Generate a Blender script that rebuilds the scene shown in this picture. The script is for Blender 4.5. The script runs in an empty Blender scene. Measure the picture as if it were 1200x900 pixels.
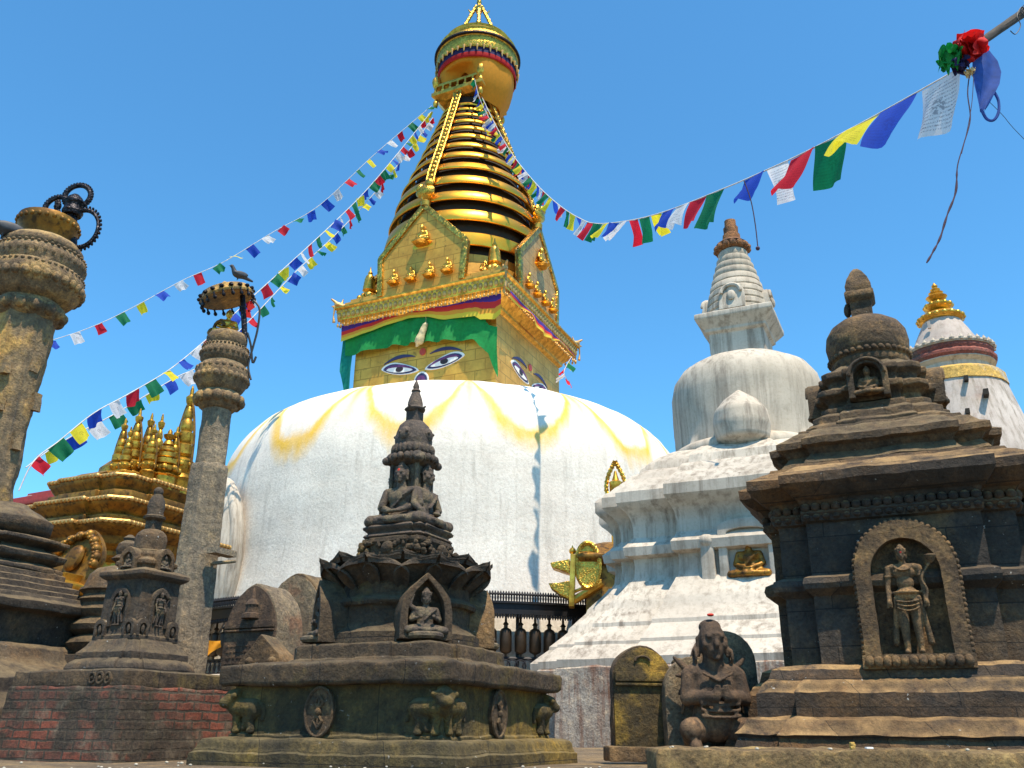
import bpy, bmesh, math, random
from mathutils import Vector, Matrix, noise, Euler
S = bpy.context.scene
COL = S.collection
R_ = math.radians
# ------------------------------------------------------------------ camera, sky, sun, exposure
FPX, PITCH, ROLL, EYE = 1030.0, R_(21.3), R_(0.5), 0.2
cam_d = bpy.data.cameras.new("camera"); cam = bpy.data.objects.new("camera", cam_d); COL.objects.link(cam)
cam_d.sensor_width = 36.0; cam_d.lens = 36.0*FPX/1200.0; cam_d.clip_start = 0.05; cam_d.clip_end = 4000
cam.matrix_world = Matrix.Translation((0, 0, EYE)) @ Matrix.Rotation(R_(90)+PITCH, 4, 'X') @ Matrix.Rotation(ROLL, 4, 'Z')
S.camera = cam
SUN = Vector((0.18, -0.35, 0.92)).normalized()
w = bpy.data.worlds.new("World"); S.world = w; w.use_nodes = True
nt = w.node_tree; nt.nodes.clear()
sky = nt.nodes.new('ShaderNodeTexSky'); sky.sky_type = 'NISHITA'; sky.sun_disc = False
sky.sun_elevation = math.asin(SUN.z); sky.sun_rotation = math.atan2(SUN.x, SUN.y)
sky.air_density = 1.15; sky.dust_density = 0.6; sky.ozone_density = 3.2; sky.altitude = 1400
bg = nt.nodes.new('ShaderNodeBackground'); bg.inputs[1].default_value = 0.145
wo = nt.nodes.new('ShaderNodeOutputWorld')
tint = nt.nodes.new('ShaderNodeMix'); tint.data_type = 'RGBA'; tint.blend_type = 'MULTIPLY'; tint.inputs[0].default_value = 1.0
tint.inputs[7].default_value = (0.52, 1.04, 1.18, 1)     # clear, deep-blue dry-season air
nt.links.new(sky.outputs[0], tint.inputs[6]); nt.links.new(tint.outputs[2], bg.inputs[0]); nt.links.new(bg.outputs[0], wo.inputs[0])
sd = bpy.data.lights.new("sun", 'SUN'); sd.energy = 4.5; sd.angle = R_(0.5); sd.color = (1.0, 0.88, 0.70)
so = bpy.data.objects.new("sun", sd); COL.objects.link(so); so.location = (10, -10, 40)
so.rotation_euler = SUN.to_track_quat('Z', 'Y').to_euler()
S.view_settings.view_transform = 'Standard'; S.view_settings.look = 'None'
S.view_settings.exposure = 0.62; S.view_settings.gamma = 1.0; S.view_settings.use_curve_mapping = False

CP, SP, CR, SR = math.cos(PITCH), math.sin(PITCH), math.cos(ROLL), math.sin(ROLL)
def ray(px, py):
    x = (px-600)/FPX; y = -(py-450)/FPX
    x, y = CR*x-SR*y, SR*x+CR*y
    return Vector((x, CP-SP*y, SP+CP*y))
def at(px, py, Y):
    d = ray(px, py); d = d*(Y/d.y); return Vector((d.x, d.y, d.z+EYE))
YAW = R_(-25)
def loc2w(c, x, y, z, yaw=YAW):
    return Vector((c[0]+x*math.cos(yaw)-y*math.sin(yaw), c[1]+x*math.sin(yaw)+y*math.cos(yaw), z))

# ------------------------------------------------------------------ mesh builder
def rnd(a, b): return random.uniform(a, b)
class MB:
    def __init__(s): s.v = []; s.f = []; s.uv = {}
    def add(s, vs, fs, M=None, uv=None):
        o = len(s.v)
        for i, p in enumerate(vs):
            p = Vector(p)
            if M is not None: p = M @ p
            s.v.append(p)
            if uv: s.uv[o+i] = uv[i]
        for f in fs: s.f.append([o+i for i in f])
        return s
    def box(s, c, d, M=None):
        x, y, z = d[0]/2, d[1]/2, d[2]/2; c = Vector(c)
        vs = [c+Vector(p) for p in ((-x,-y,-z),(x,-y,-z),(x,y,-z),(-x,y,-z),(-x,-y,z),(x,-y,z),(x,y,z),(-x,y,z))]
        return s.add(vs, [(3,2,1,0),(4,5,6,7),(0,1,5,4),(1,2,6,5),(2,3,7,6),(3,0,4,7)], M)
    def rings(s, rs, capb=True, capt=True, M=None, closed=True, uvs=None):
        n = len(rs[0]); vs = [p for r in rs for p in r]; fs = []
        for i in range(len(rs)-1):
            for j in range(n if closed else n-1):
                k = (j+1) % n
                fs.append((i*n+j, i*n+k, (i+1)*n+k, (i+1)*n+j))
        if capb: fs.append(tuple(reversed(range(n))))
        if capt: fs.append(tuple(range((len(rs)-1)*n, len(rs)*n)))
        return s.add(vs, fs, M, uvs)
    def lathe(s, prof, n=48, c=(0,0), M=None, caps=True):
        rs = [[(c[0]+max(r,1e-4)*math.cos(2*math.pi*j/n), c[1]+max(r,1e-4)*math.sin(2*math.pi*j/n), z) for j in range(n)] for r, z in prof]
        return s.rings(rs, caps, caps, M)
    def tier(s, prof, plan=None, M=None, c=(0,0)):
        plan = plan or square
        rs = [[(c[0]+x, c[1]+y, z) for x, y in plan(h)] for h, z in prof]
        return s.rings(rs, True, True, M)
    def tube(s, pts, rad, n=8, closed=False, M=None):
        pts = [Vector(p) for p in pts]; m = len(pts)
        if not isinstance(rad, (list, tuple)): rad = [rad]*m
        up = None; rs = []
        for i, p in enumerate(pts):
            if closed: t = pts[(i+1) % m]-pts[i-1]
            else: t = pts[min(i+1, m-1)]-pts[max(i-1, 0)]
            t.normalize()
            if up is None: up = Vector((0,0,1)) if abs(t.z) < .9 else Vector((1,0,0))
            a = up.cross(t); a.normalize(); b = t.cross(a); up = b
            rs.append([p+rad[i]*(a*math.cos(2*math.pi*k/n)+b*math.sin(2*math.pi*k/n)) for k in range(n)])
        if closed: rs.append(rs[0]); return s.rings(rs, False, False, M)
        return s.rings(rs, True, True, M)
    def ball(s, c, r, nu=12, nv=8, M=None):
        if not isinstance(r, (list, tuple)): r = (r, r, r)
        rs = []
        for i in range(nv+1):
            a = -math.pi/2+math.pi*i/nv; k = max(math.cos(a), 1e-3)
            rs.append([(c[0]+r[0]*k*math.cos(2*math.pi*j/nu), c[1]+r[1]*k*math.sin(2*math.pi*j/nu), c[2]+r[2]*math.sin(a)) for j in range(nu)])
        return s.rings(rs, True, True, M)
    def prism(s, pts, y0, y1, M=None):
        "outline in x,z extruded along y"
        n = len(pts)
        vs = [(x, y0, z) for x, z in pts]+[(x, y1, z) for x, z in pts]
        fs = [tuple(range(n)), tuple(reversed(range(n, 2*n)))]
        for i in range(n):
            k = (i+1) % n; fs.append((k, i, n+i, n+k))
        return s.add(vs, fs, M)
    def cap(s, p, q, r1, r2, n=10, M=None):
        "tapered limb with round ends"
        p, q = Vector(p), Vector(q); d = q-p; L = d.length
        K = Matrix.Translation(p) @ d.to_track_quat('Z', 'Y').to_matrix().to_4x4()
        if M is not None: K = M @ K
        pr = [(r1*math.cos(a), r1*math.sin(a)) for a in (-1.5, -1.1, -.7, -.35, 0)]+[(r2*math.cos(a), L+r2*math.sin(a)) for a in (0, .35, .7, 1.1, 1.5)]
        return s.lathe(pr, n, M=K)
    def mesh(s, name, dense=0, rough=0, rscale=3.0, bevel=0, seed=0):
        me = bpy.data.meshes.new(name); me.from_pydata([tuple(p) for p in s.v], [], s.f)
        if s.uv:
            ul = me.uv_layers.new(name='UVMap')
            for l in me.loops: ul.data[l.index].uv = s.uv.get(l.vertex_index, (0, 0))
        bm = bmesh.new(); bm.from_mesh(me)
        bmesh.ops.recalc_face_normals(bm, faces=bm.faces)
        if bevel:
            es = [e for e in bm.edges if len(e.link_faces) == 2 and e.calc_face_angle(0) > .5]
            bmesh.ops.bevel(bm, geom=es, offset=bevel, segments=2, profile=.6, affect='EDGES', clamp_overlap=True)
        if dense:
            bmesh.ops.triangulate(bm, faces=[f for f in bm.faces if len(f.verts) > 4])
            for _ in range(7):
                es = [e for e in bm.edges if e.calc_length() > dense]
                if not es or len(bm.verts) > 60000: break
                bmesh.ops.subdivide_edges(bm, edges=es, cuts=1, use_grid_fill=True)
            bmesh.ops.triangulate(bm, faces=[f for f in bm.faces if len(f.verts) > 4])
        if rough:
            o = Vector((seed*7.3, seed*3.1, seed*1.7))
            for v in bm.verts:
                v.co += noise.noise_vector(v.co*rscale+o)*rough + noise.noise_vector(v.co*rscale*3.7+o)*rough*.45
        bm.to_mesh(me); bm.free()
        return me
    def build(s, name, mat, parent=None, loc=(0,0,0), rotz=0, smooth=35, **k):
        me = s.mesh(name, **k)
        return put(name, me, mat, parent, loc, rotz, smooth)
def put(name, me, mat, parent=None, loc=(0,0,0), rotz=0, smooth=35):
    if mat is not None and not me.materials: me.materials.append(mat)
    if smooth:
        me.polygons.foreach_set('use_smooth', [True]*len(me.polygons))
        if smooth < 170: me.set_sharp_from_angle(angle=R_(smooth))
    o = bpy.data.objects.new(name, me); COL.objects.link(o)
    o.location = loc; o.rotation_euler = (0, 0, rotz)
    if parent: o.parent = parent
    return o
def tag(o, label, cat=None, group=None):
    o['label'] = label
    if cat: o['category'] = cat
    if group: o['group'] = group
    return o
def thing(name, label, cat, loc, rotz=0, group=None):
    o = bpy.data.objects.new(name, None); o.empty_display_size = .2; COL.objects.link(o)
    o.location = loc; o.rotation_euler = (0, 0, rotz); return tag(o, label, cat, group)
def square(h): return [(-h,-h),(h,-h),(h,h),(-h,h)]
def redent(fr, d):
    "square plan with stepped corners: fr = half widths of the projections (share of h), d = depth of each step (share of h)"
    def f(h):
        q = []; n = len(fr)
        pts = [(fr[i]*h, h-d*h*i) for i in range(n)]
        front = []
        for i in range(n):
            x = fr[i]*h; y = h-d*h*i
            front.append((x, -y))
            if i < n-1: front.append((x, -(h-d*h*(i+1))))
        half = front
        mirror = [(-x, y) for x, y in reversed(half)]
        side = mirror+half
        for k in range(4):
            c, s_ = [(1,0),(0,1),(-1,0),(0,-1)][k]
            q += [(x*c-y*s_, x*s_+y*c) for x, y in side]
        return q
    return f
def catmull(P, n=8):
    P = [Vector(p) for p in P]; out = []
    for i in range(len(P)-1):
        a, b, c, d = P[max(i-1,0)], P[i], P[i+1], P[min(i+2, len(P)-1)]
        for k in range(n):
            t = k/n
            out.append(.5*((2*b)+(c-a)*t+(2*a-5*b+4*c-d)*t*t+(3*b-a-3*c+d)*t**3))
    out.append(P[-1]); return out
def remesh(mb, voxel, it=4):
    me = mb.mesh('sculpt'); o = bpy.data.objects.new('sculpt', me); COL.objects.link(o)
    m = o.modifiers.new('r', 'REMESH'); m.mode = 'VOXEL'; m.voxel_size = voxel
    if it:
        m2 = o.modifiers.new('s', 'SMOOTH'); m2.iterations = it; m2.factor = .5
    dg = bpy.context.evaluated_depsgraph_get(); dg.update()
    new = bpy.data.meshes.new_from_object(o.evaluated_get(dg))
    bpy.data.objects.remove(o); bpy.data.meshes.remove(me)
    return new
# ------------------------------------------------------------------ materials
class NT:
    def __init__(s, name):
        s.m = bpy.data.materials.new(name); s.m.use_nodes = True; s.t = s.m.node_tree
        s.b = s.t.nodes['Principled BSDF']; s.tc = s.t.nodes.new('ShaderNodeTexCoord')
    def n(s, ty, **k):
        o = s.t.nodes.new(ty)
        for a, v in k.items(): setattr(o, a, v)
        return o
    def l(s, a, b): s.t.links.new(a, b)
    def coords(s, sc=(1,1,1), off=(0,0,0), src='Object'):
        m = s.n('ShaderNodeMapping'); m.inputs['Scale'].default_value = sc; m.inputs['Location'].default_value = off
        s.l(s.tc.outputs[src], m.inputs[0]); return m.outputs[0]
    def noise(s, scale, detail=6, rough=.6, sc=(1,1,1), off=(0,0,0), src='Object', dist=0):
        o = s.n('ShaderNodeTexNoise'); o.inputs['Scale'].default_value = scale; o.inputs['Detail'].default_value = detail
        o.inputs['Roughness'].default_value = rough; o.inputs['Distortion'].default_value = dist
        s.l(s.coords(sc, off, src), o.inputs['Vector']); return o.outputs[0]
    def ramp(s, fac, stops, interp='LINEAR'):
        o = s.n('ShaderNodeValToRGB'); cr = o.color_ramp; cr.interpolation = interp
        while len(cr.elements) < len(stops): cr.elements.new(.5)
        for e, (p, c) in zip(cr.elements, stops):
            e.position = p; e.color = (c, c, c, 1) if not isinstance(c, (tuple, list)) else (*c, 1)
        s.l(fac, o.inputs[0]); return o.outputs[0]
    def mix(s, fac, a, b, mode='MIX'):
        o = s.n('ShaderNodeMix', data_type='RGBA', blend_type=mode)
        for i, x in ((0, fac), (6, a), (7, b)):
            if hasattr(x, 'links'): s.l(x, o.inputs[i])
            elif isinstance(x, (tuple, list)): o.inputs[i].default_value = (*x, 1)
            else: o.inputs[i].default_value = x
        return o.outputs[2]
    def math(s, op, a, b=0, c=0):
        o = s.n('ShaderNodeMath', operation=op)
        for i, x in enumerate((a, b, c)):
            if hasattr(x, 'links'): s.l(x, o.inputs[i])
            else: o.inputs[i].default_value = x
        return o.outputs[0]
    def sep(s, v):
        o = s.n('ShaderNodeSeparateXYZ'); s.l(v, o.inputs[0]); return o.outputs
    def bump(s, h, strength=.3, dist=.02, prev=None):
        o = s.n('ShaderNodeBump'); o.inputs['Strength'].default_value = strength; o.inputs['Distance'].default_value = dist
        s.l(h, o.inputs['Height'])
        if prev is not None: s.l(prev, o.inputs['Normal'])
        return o.outputs[0]
    def out(s, color=None, rough=None, normal=None, metal=0):
        for k, x in (('Base Color', color), ('Roughness', rough), ('Normal', normal)):
            if x is None: continue
            if hasattr(x, 'links'): s.l(x, s.b.inputs[k])
            else: s.b.inputs[k].default_value = (*x, 1) if isinstance(x, (tuple, list)) else x
        s.b.inputs['Metallic'].default_value = metal
        return s.m
def stone(name, c1, c2, c3=None, scale=3.0, streak=0, streak_col=(.02,.02,.02), dust=None, dust_amt=.6, specks=0, bump=.5, rough=.85, fine=45, c3pos=(.52,.62), joints=None, pits=.0):
    s = NT(name)
    n1 = s.noise(scale, 9, .68); n2 = s.noise(scale*.55, 7, .65, off=(5,2,9)); n3 = s.noise(fine, 5, .7, off=(1,7,3))
    col = s.mix(s.ramp(n1, [(.34,0.),(.66,1.)]), c1, c2)
    if c3: col = s.mix(s.ramp(n2, [(c3pos[0],0.),(c3pos[1],1.)]), col, c3)
    n7 = s.noise(scale*5, 8, .72, off=(6,1,3)); col = s.mix(1., col, s.ramp(n7, [(.30,(.34,.31,.29)),(.46,(.95,.95,.95)),(.56,(1.15,1.12,1.06)),(.70,(2.0,1.8,1.5))]), 'MULTIPLY')
    col = s.mix(s.ramp(n3, [(.3,.85),(.62,0.)]), col, s.mix(1., col, (.4,.37,.35), 'MULTIPLY'))
    if streak:
        st = s.noise(1.0, 6, .6, sc=(14,14,.9), off=(3,3,3)); col = s.mix(s.math('MULTIPLY', s.ramp(st, [(.48,0.),(.68,1.)]), streak), col, streak_col)
    if dust:
        g = s.n('ShaderNodeNewGeometry'); z = s.sep(g.outputs['Normal'])[2]
        f = s.ramp(z, [(.35,0.),(.9,1.)]); n4 = s.noise(scale*3, 8, .7, off=(9,9,1))
        f = s.math('MULTIPLY', f, s.ramp(n4, [(.36,0.),(.62,dust_amt)])); col = s.mix(f, col, dust)
    if specks:
        n5 = s.noise(34, 3, .5, off=(2,4,8)); n6 = s.noise(2.2, 3, .5, off=(8,1,2))
        f = s.math('MULTIPLY', s.ramp(n5, [(.70,0.),(.73,specks)]), s.ramp(n6, [(.5,0.),(.6,1.)])); col = s.mix(f, col, (.55,.54,.5))
    nb = s.bump(n3, min(1, bump*.8), .016); nb = s.bump(n7, min(1, bump*.9), .04, nb); nb = s.bump(n1, bump*.8, .05, nb)
    if joints:
        br = s.n('ShaderNodeTexBrick'); br.inputs['Scale'].default_value = 1; br.inputs['Brick Width'].default_value = joints[0]; br.inputs['Row Height'].default_value = joints[1]
        br.inputs['Mortar Size'].default_value = joints[2]; br.inputs['Mortar Smooth'].default_value = .3
        for k_, v_ in (('Color1',(1,1,1,1)),('Color2',(.55,.52,.48,1)),('Mortar',(0,0,0,1))): br.inputs[k_].default_value = v_
        o = s.n('ShaderNodeCombineXYZ'); p = s.sep(s.tc.outputs['Object']); s.l(s.math('ADD', p[0], p[1]), o.inputs[0]); s.l(p[2], o.inputs[1]); s.l(o.outputs[0], br.inputs['Vector'])
        col = s.mix(.75, col, br.outputs[0], 'MULTIPLY'); nb = s.bump(br.outputs[0], .5, .01, nb)
    return s.out(col, rough, nb)
def plain(name, c, rough=.6, metal=0, var=.25, scale=8, bump=.1):
    s = NT(name); n1 = s.noise(scale, 6, .6)
    col = s.mix(s.ramp(n1, [(.3,0.),(.7,1.)]), tuple(x*(1-var) for x in c), tuple(min(1, x*(1+var)) for x in c))
    return s.out(col, rough, s.bump(n1, bump, .01), metal)
def gold(name, c=(.86,.56,.10), c2=(.42,.27,.05), rough=(.22,.5), scale=5, bump=.15, metal=1, sheets=None, carve=0, dirt=(.06,.04,.015), dirt_at=(.60,.78)):
    s = NT(name); n1 = s.noise(scale, 8, .65); n2 = s.noise(scale*4, 6, .6, off=(4,4,4))
    col = s.mix(s.ramp(n1, [(.38,0.),(.62,1.)]), c2, c); col = s.mix(s.ramp(n2, [(dirt_at[0],0.),(dirt_at[1],.8)]), col, dirt)
    nb = s.bump(n2, bump, .02)
    if sheets:
        br = s.n('ShaderNodeTexBrick'); br.inputs['Scale'].default_value = 1; br.inputs['Brick Width'].default_value = sheets[0]; br.inputs['Row Height'].default_value = sheets[1]
        br.inputs['Mortar Size'].default_value = .02; br.inputs['Mortar Smooth'].default_value = .2
        for k_, v_ in (('Color1',(1,1,1,1)),('Color2',(.8,.8,.78,1)),('Mortar',(.34,.3,.2,1))): br.inputs[k_].default_value = v_
        o = s.n('ShaderNodeCombineXYZ'); p = s.sep(s.tc.outputs['Object']); s.l(s.math('ADD', p[0], p[1]), o.inputs[0]); s.l(p[2], o.inputs[1]); s.l(o.outputs[0], br.inputs['Vector'])
        col = s.mix(s.ramp(n1, [(.35,.3),(.65,.75)]), col, br.outputs[0], 'MULTIPLY'); nb = s.bump(br.outputs[0], .3, .02, nb)
    if carve:
        v = s.n('ShaderNodeTexVoronoi'); v.inputs['Scale'].default_value = carve; s.l(s.coords(), v.inputs['Vector'])
        f = s.ramp(v.outputs['Distance'], [(.1,1.),(.6,0.)]); nb = s.bump(f, .5, .4/carve, nb); col = s.mix(s.ramp(v.outputs['Distance'], [(.45,0.),(.8,.45)]), col, dirt)
    return s.out(col, s.ramp(n1, [(.3,rough[1]),(.7,rough[0])]), nb, metal)
def cloth(name, c, thin=.5, var=.2, weave=.08):
    s = NT(name); n1 = s.noise(9, 5, .6)
    col = s.mix(s.ramp(n1, [(.3,0.),(.7,1.)]), tuple(x*(1-var) for x in c), tuple(min(1, x*(1+var)) for x in c))
    s.out(col, .8, s.bump(n1, weave, .01))
    t = s.n('ShaderNodeBsdfTranslucent'); s.l(col, t.inputs[0]); mx = s.n('ShaderNodeMixShader'); mx.inputs[0].default_value = thin
    o = s.t.nodes['Material Output']; s.l(s.b.outputs[0], mx.inputs[1]); s.l(t.outputs[0], mx.inputs[2]); s.l(mx.outputs[0], o.inputs[0])
    return s.m
def printed(name, c, ink, strength=.7, thin=.5):
    "prayer-flag cloth printed with lines of small script and a central emblem"
    s = NT(name); uv = s.tc.outputs['UV']; p = s.sep(uv)
    rows = s.math('FRACT', s.math('MULTIPLY', p[1], 15.0)); rowm = s.ramp(rows, [(.25,0.),(.35,1.),(.7,1.),(.8,0.)])
    gl = s.noise(1.0, 3, .6, sc=(70,26,1), src='UV'); glm = s.ramp(gl, [(.46,0.),(.54,1.)])
    dx = s.math('SUBTRACT', p[0], .5); dy = s.math('SUBTRACT', p[1], .5)
    rr = s.math('SQRT', s.math('ADD', s.math('MULTIPLY', dx, dx), s.math('MULTIPLY', dy, dy)))
    ctr = s.ramp(rr, [(.13,1.),(.15,0.)]); blot = s.ramp(s.noise(16, 4, .6, src='UV'), [(.46,0.),(.52,1.)])
    ex = s.math('MAXIMUM', s.math('ABSOLUTE', dx), s.math('ABSOLUTE', dy)); inside = s.ramp(ex, [(.40,1.),(.42,0.)])
    txt = s.math('MULTIPLY', s.math('MULTIPLY', rowm, glm), inside); m = s.mix(ctr, txt, blot)
    n1 = s.noise(7, 5, .6); base = s.mix(s.ramp(n1, [(.3,0.),(.7,1.)]), tuple(x*.85 for x in c), c)
    col = s.mix(s.math('MULTIPLY', m, strength), base, ink)
    s.out(col, .8)
    t = s.n('ShaderNodeBsdfTranslucent'); s.l(col, t.inputs[0]); mx = s.n('ShaderNodeMixShader'); mx.inputs[0].default_value = thin
    o = s.t.nodes['Material Output']; s.l(s.b.outputs[0], mx.inputs[1]); s.l(t.outputs[0], mx.inputs[2]); s.l(mx.outputs[0], o.inputs[0])
    return s.m
def lime(name, c1, c2, c3, streak):
    "old limewash: broad soft patches, grey-brown run-off streaks, hairline fine grain"
    s = NT(name); n1 = s.noise(.9, 7, .6); n2 = s.noise(1.7, 9, .7, off=(4,4,4)); n3 = s.noise(30, 5, .7); st = s.noise(1, 7, .65, sc=(11,11,.55), off=(3,3,3)); s2 = s.noise(.8, 4, .5, off=(1,6,2))
    col = s.mix(s.ramp(n1, [(.35,0.),(.65,1.)]), c1, c2); col = s.mix(s.ramp(n2, [(.55,0.),(.74,.85)]), col, c3)
    f = s.math('MULTIPLY', s.math('MULTIPLY', s.ramp(st, [(.47,0.),(.66,1.)]), s.ramp(s2, [(.34,.25),(.55,1.)])), streak); col = s.mix(f, col, (.25,.205,.16))
    col = s.mix(s.ramp(n3, [(.30,.4),(.5,0.)]), col, s.mix(1., col, (.6,.56,.5), 'MULTIPLY'))
    nb = s.bump(n3, .2, .008); nb = s.bump(n2, .18, .03, nb)
    return s.out(col, .9, nb)
M = {}
M['black'] = stone('dark_chaitya_stone', (0.034,0.025,0.019), (0.120,0.085,0.055), (0.164,0.095,0.041), scale=2.6, dust=(.24,.17,.085), dust_amt=.8, specks=.8, bump=.8, c3pos=(.5,.64))
M['black_r'] = stone('shrine_stone', (0.028,0.021,0.016), (0.103,0.071,0.049), (0.171,0.090,0.033), scale=2.2, dust=(.44,.27,.11), dust_amt=1., specks=.9, bump=.8, c3pos=(.44,.60), joints=(.52,.16,.003))
M['niche_frame'] = stone('carved_frame_stone', (0.062,0.040,0.022), (0.193,0.115,0.053), (0.275,0.163,0.066), scale=6, bump=.7, fine=60)
M['statue'] = stone('statue_stone', (0.039,0.029,0.023), (0.148,0.104,0.073), (0.182,0.137,0.077), scale=5, bump=.5, fine=70, rough=.7)
M['figure'] = stone('niche_figure_stone', (0.069,0.045,0.024), (0.234,0.140,0.061), (0.330,0.188,0.072), scale=9, bump=.5, fine=70, rough=.75)
M['olive'] = stone('lichen_stone', (0.041,0.033,0.014), (0.160,0.113,0.034), (0.290,0.186,0.028), scale=2.3, streak=.5, streak_col=(.02,.016,.01), dust=(.25,.19,.09), dust_amt=.7, specks=.6, bump=.9, c3pos=(.5,.7), pits=.4, joints=(.83,.9,.003))
M['brownstone'] = stone('brown_stone', (0.049,0.033,0.020), (0.148,0.093,0.047), (0.279,0.164,0.068), scale=3.2, dust=(.27,.19,.09), dust_amt=.7, specks=.6, bump=.9)
M['soot'] = stone('sooty_slab_stone', (0.041,0.028,0.017), (0.143,0.091,0.045), (0.177,0.121,0.031), scale=3, dust=(.2,.15,.08), dust_amt=.6, specks=1., bump=.9, joints=(.57,.7,.004))
M['pillar'] = stone('pillar_stone', (0.157,0.110,0.063), (0.363,0.248,0.126), (0.581,0.341,0.097), scale=2.4, streak=.6, streak_col=(.07,.06,.05), bump=.8, fine=38, c3pos=(.48,.58))
M['granite'] = stone('granite_pillar_stone', (0.185,0.142,0.092), (0.358,0.278,0.185), (0.439,0.294,0.129), scale=3, streak=.5, streak_col=(.09,.085,.08), bump=.7, fine=55, c3pos=(.58,.7))
M['capital'] = stone('capital_stone', (0.108,0.071,0.040), (0.304,0.201,0.106), (0.455,0.287,0.111), scale=5, bump=.7, fine=50, dust=(.45,.33,.16), dust_amt=.8)
M['stele'] = stone('stele_stone', (0.057,0.034,0.020), (0.133,0.081,0.046), (0.190,0.115,0.061), scale=4, streak=.6, streak_col=(.03,.02,.015), bump=.5)
M['stele_side'] = stone('stele_side_stone', (.17,.125,.08), (.32,.245,.15), (.25,.13,.07), scale=4, bump=.9)
M['yellow_stele'] = stone('lichen_stele_stone', (0.046,0.031,0.013), (0.132,0.086,0.025), (0.396,0.240,0.032), scale=6, streak=.4, streak_col=(.03,.022,.012), bump=.7, c3pos=(.47,.6))
M['rustwall'] = stone('rusty_plaster', (.33,.28,.23), (.52,.46,.39), (.20,.055,.02), scale=1.8, streak=1., streak_col=(.17,.06,.025), bump=.6, c3pos=(.56,.72))
M['ground'] = stone('courtyard_stone', (.14,.10,.06), (.27,.20,.12), (.36,.25,.12), scale=3, specks=1., bump=.9)
M['ledge'] = stone('ledge_stone', (.17,.11,.05), (.36,.24,.10), (.5,.34,.13), scale=5, specks=1., bump=1.)
M['white'] = lime('limewashed_stone', (.43,.37,.30), (.58,.51,.42), (.28,.22,.155), 1.)
M['white2'] = lime('limewashed_dome', (.43,.36,.275), (.57,.49,.395), (.29,.235,.18), .95)
M['shikhara'] = lime('stained_limewash', (.40,.33,.285), (.56,.485,.43), (.24,.14,.115), 1.)
M['gold'] = gold('gilt_copper', (0.900,0.484,0.072), (0.450,0.229,0.032), (.25,.5), metal=.85)
M['gold_ring'] = gold('gilt_ring_copper', (0.950,0.475,0.050), (0.740,0.334,0.032), (.28,.46), scale=2, bump=.06, dirt_at=(.66,.9))
M['gold_carve'] = gold('embossed_gilt_copper', (0.860,0.510,0.099), (0.450,0.264,0.045), (.28,.5), scale=4, carve=9, bump=.2)
M['gold_fine'] = gold('embossed_gilt', (0.900,0.510,0.081), (0.500,0.273,0.045), (.25,.45), scale=6, carve=22, bump=.2)
M['gold_sheet'] = gold('gilt_sheet_panels', (0.880,0.458,0.068), (0.580,0.290,0.045), (.38,.55), scale=1.3, bump=.12, sheets=(.8,.42), metal=.5)
M['gold_dull'] = gold('dull_gilt_sheets', (0.660,0.387,0.135), (0.420,0.246,0.090), (.45,.62), scale=1.5, bump=.12, sheets=(.8,.42), metal=.45)  # paler, greyer variant of the gilt sheets for side and back gables, corner beasts
M['gold_old'] = gold('aged_gilt_copper', (.36,.17,.02), (.12,.055,.01), (.42,.65), scale=3, bump=.25, dirt=(.02,.012,.006), dirt_at=(.52,.66), metal=.55)
M['gold_mid'] = gold('worn_gilt_copper', (.66,.36,.045), (.28,.14,.02), (.3,.55), scale=5, bump=.3, dirt=(.03,.017,.008), dirt_at=(.54,.68), metal=.8)
M['gold_edge'] = gold('pale_gilt_edge', (0.700,0.414,0.135), (0.450,0.246,0.072), (.4,.6), scale=4, metal=.7)
M['bronze'] = gold('dark_bronze', (.055,.05,.055), (.02,.02,.025), (.4,.6), scale=14, carve=40, dirt=(.01,.01,.012))
M['iron'] = plain('black_iron', (.018,.017,.02), .55, .5)
M['dark'] = plain('dark_core', (.02,.014,.008), .8)
M['copper'] = plain('copper_wheel', (.05,.03,.016), .5, .5)
M['clay'] = stone('terracotta', (.22,.085,.03), (.42,.19,.07), (.12,.06,.03), scale=8, bump=.5)
M['redpaint'] = stone('red_cornice_paint', (.22,.06,.045), (.36,.11,.08), (.15,.1,.08), scale=4, bump=.4)
M['yellowpaint'] = stone('yellow_band_paint', (.55,.33,.07), (.72,.46,.12), (.5,.42,.3), scale=3, bump=.3)
M['ywall'] = stone('yellow_plaster', (.60,.42,.09), (.72,.52,.14), None, scale=1, bump=.2)
M['rroof'] = plain('red_roof_paint', (.30,.03,.02), .6)
M['feather'] = plain('pigeon_feather', (.035,.037,.045), .6, 0, .5)
M['wood'] = plain('weathered_pole_wood', (.035,.026,.02), .8, 0, .5, 20)
M['rope'] = plain('white_cord', (.55,.52,.5), .9)
M['cord'] = plain('dark_cord', (.06,.03,.05), .9)
M['cable'] = plain('black_cable', (.012,.012,.014), .6)
M['vermilion'] = plain('vermilion_powder', (.5,.035,.02), .9)
M['orange_cloth'] = cloth('orange_drape', (.88,.36,.02), .35, .08)
M['green_cloth'] = cloth('green_curtain', (.004,.25,.05), .2)
M['teal_cloth'] = cloth('teal_cloth', (.0,.22,.17), .35)
M['navy_cloth'] = cloth('navy_cloth', (.02,.015,.09), .2)
M['red_cloth'] = cloth('red_cloth', (.62,.012,.012), .35)
M['blue_cloth'] = cloth('blue_gauze', (.03,.09,.36), .5)
M['cream_cloth'] = cloth('cream_tassel', (.75,.62,.36), .3)
M['paint_white'] = plain('eye_white_paint', (.78,.77,.74), .5, 0, .06)
M['paint_blue'] = plain('eye_outline_paint', (.035,.03,.10), .5, 0, .1)
M['paint_purple'] = plain('eye_lid_paint', (.12,.03,.12), .5, 0, .1)
M['paint_black'] = plain('pupil_paint', (.025,.012,.012), .5, 0, .1)
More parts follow.
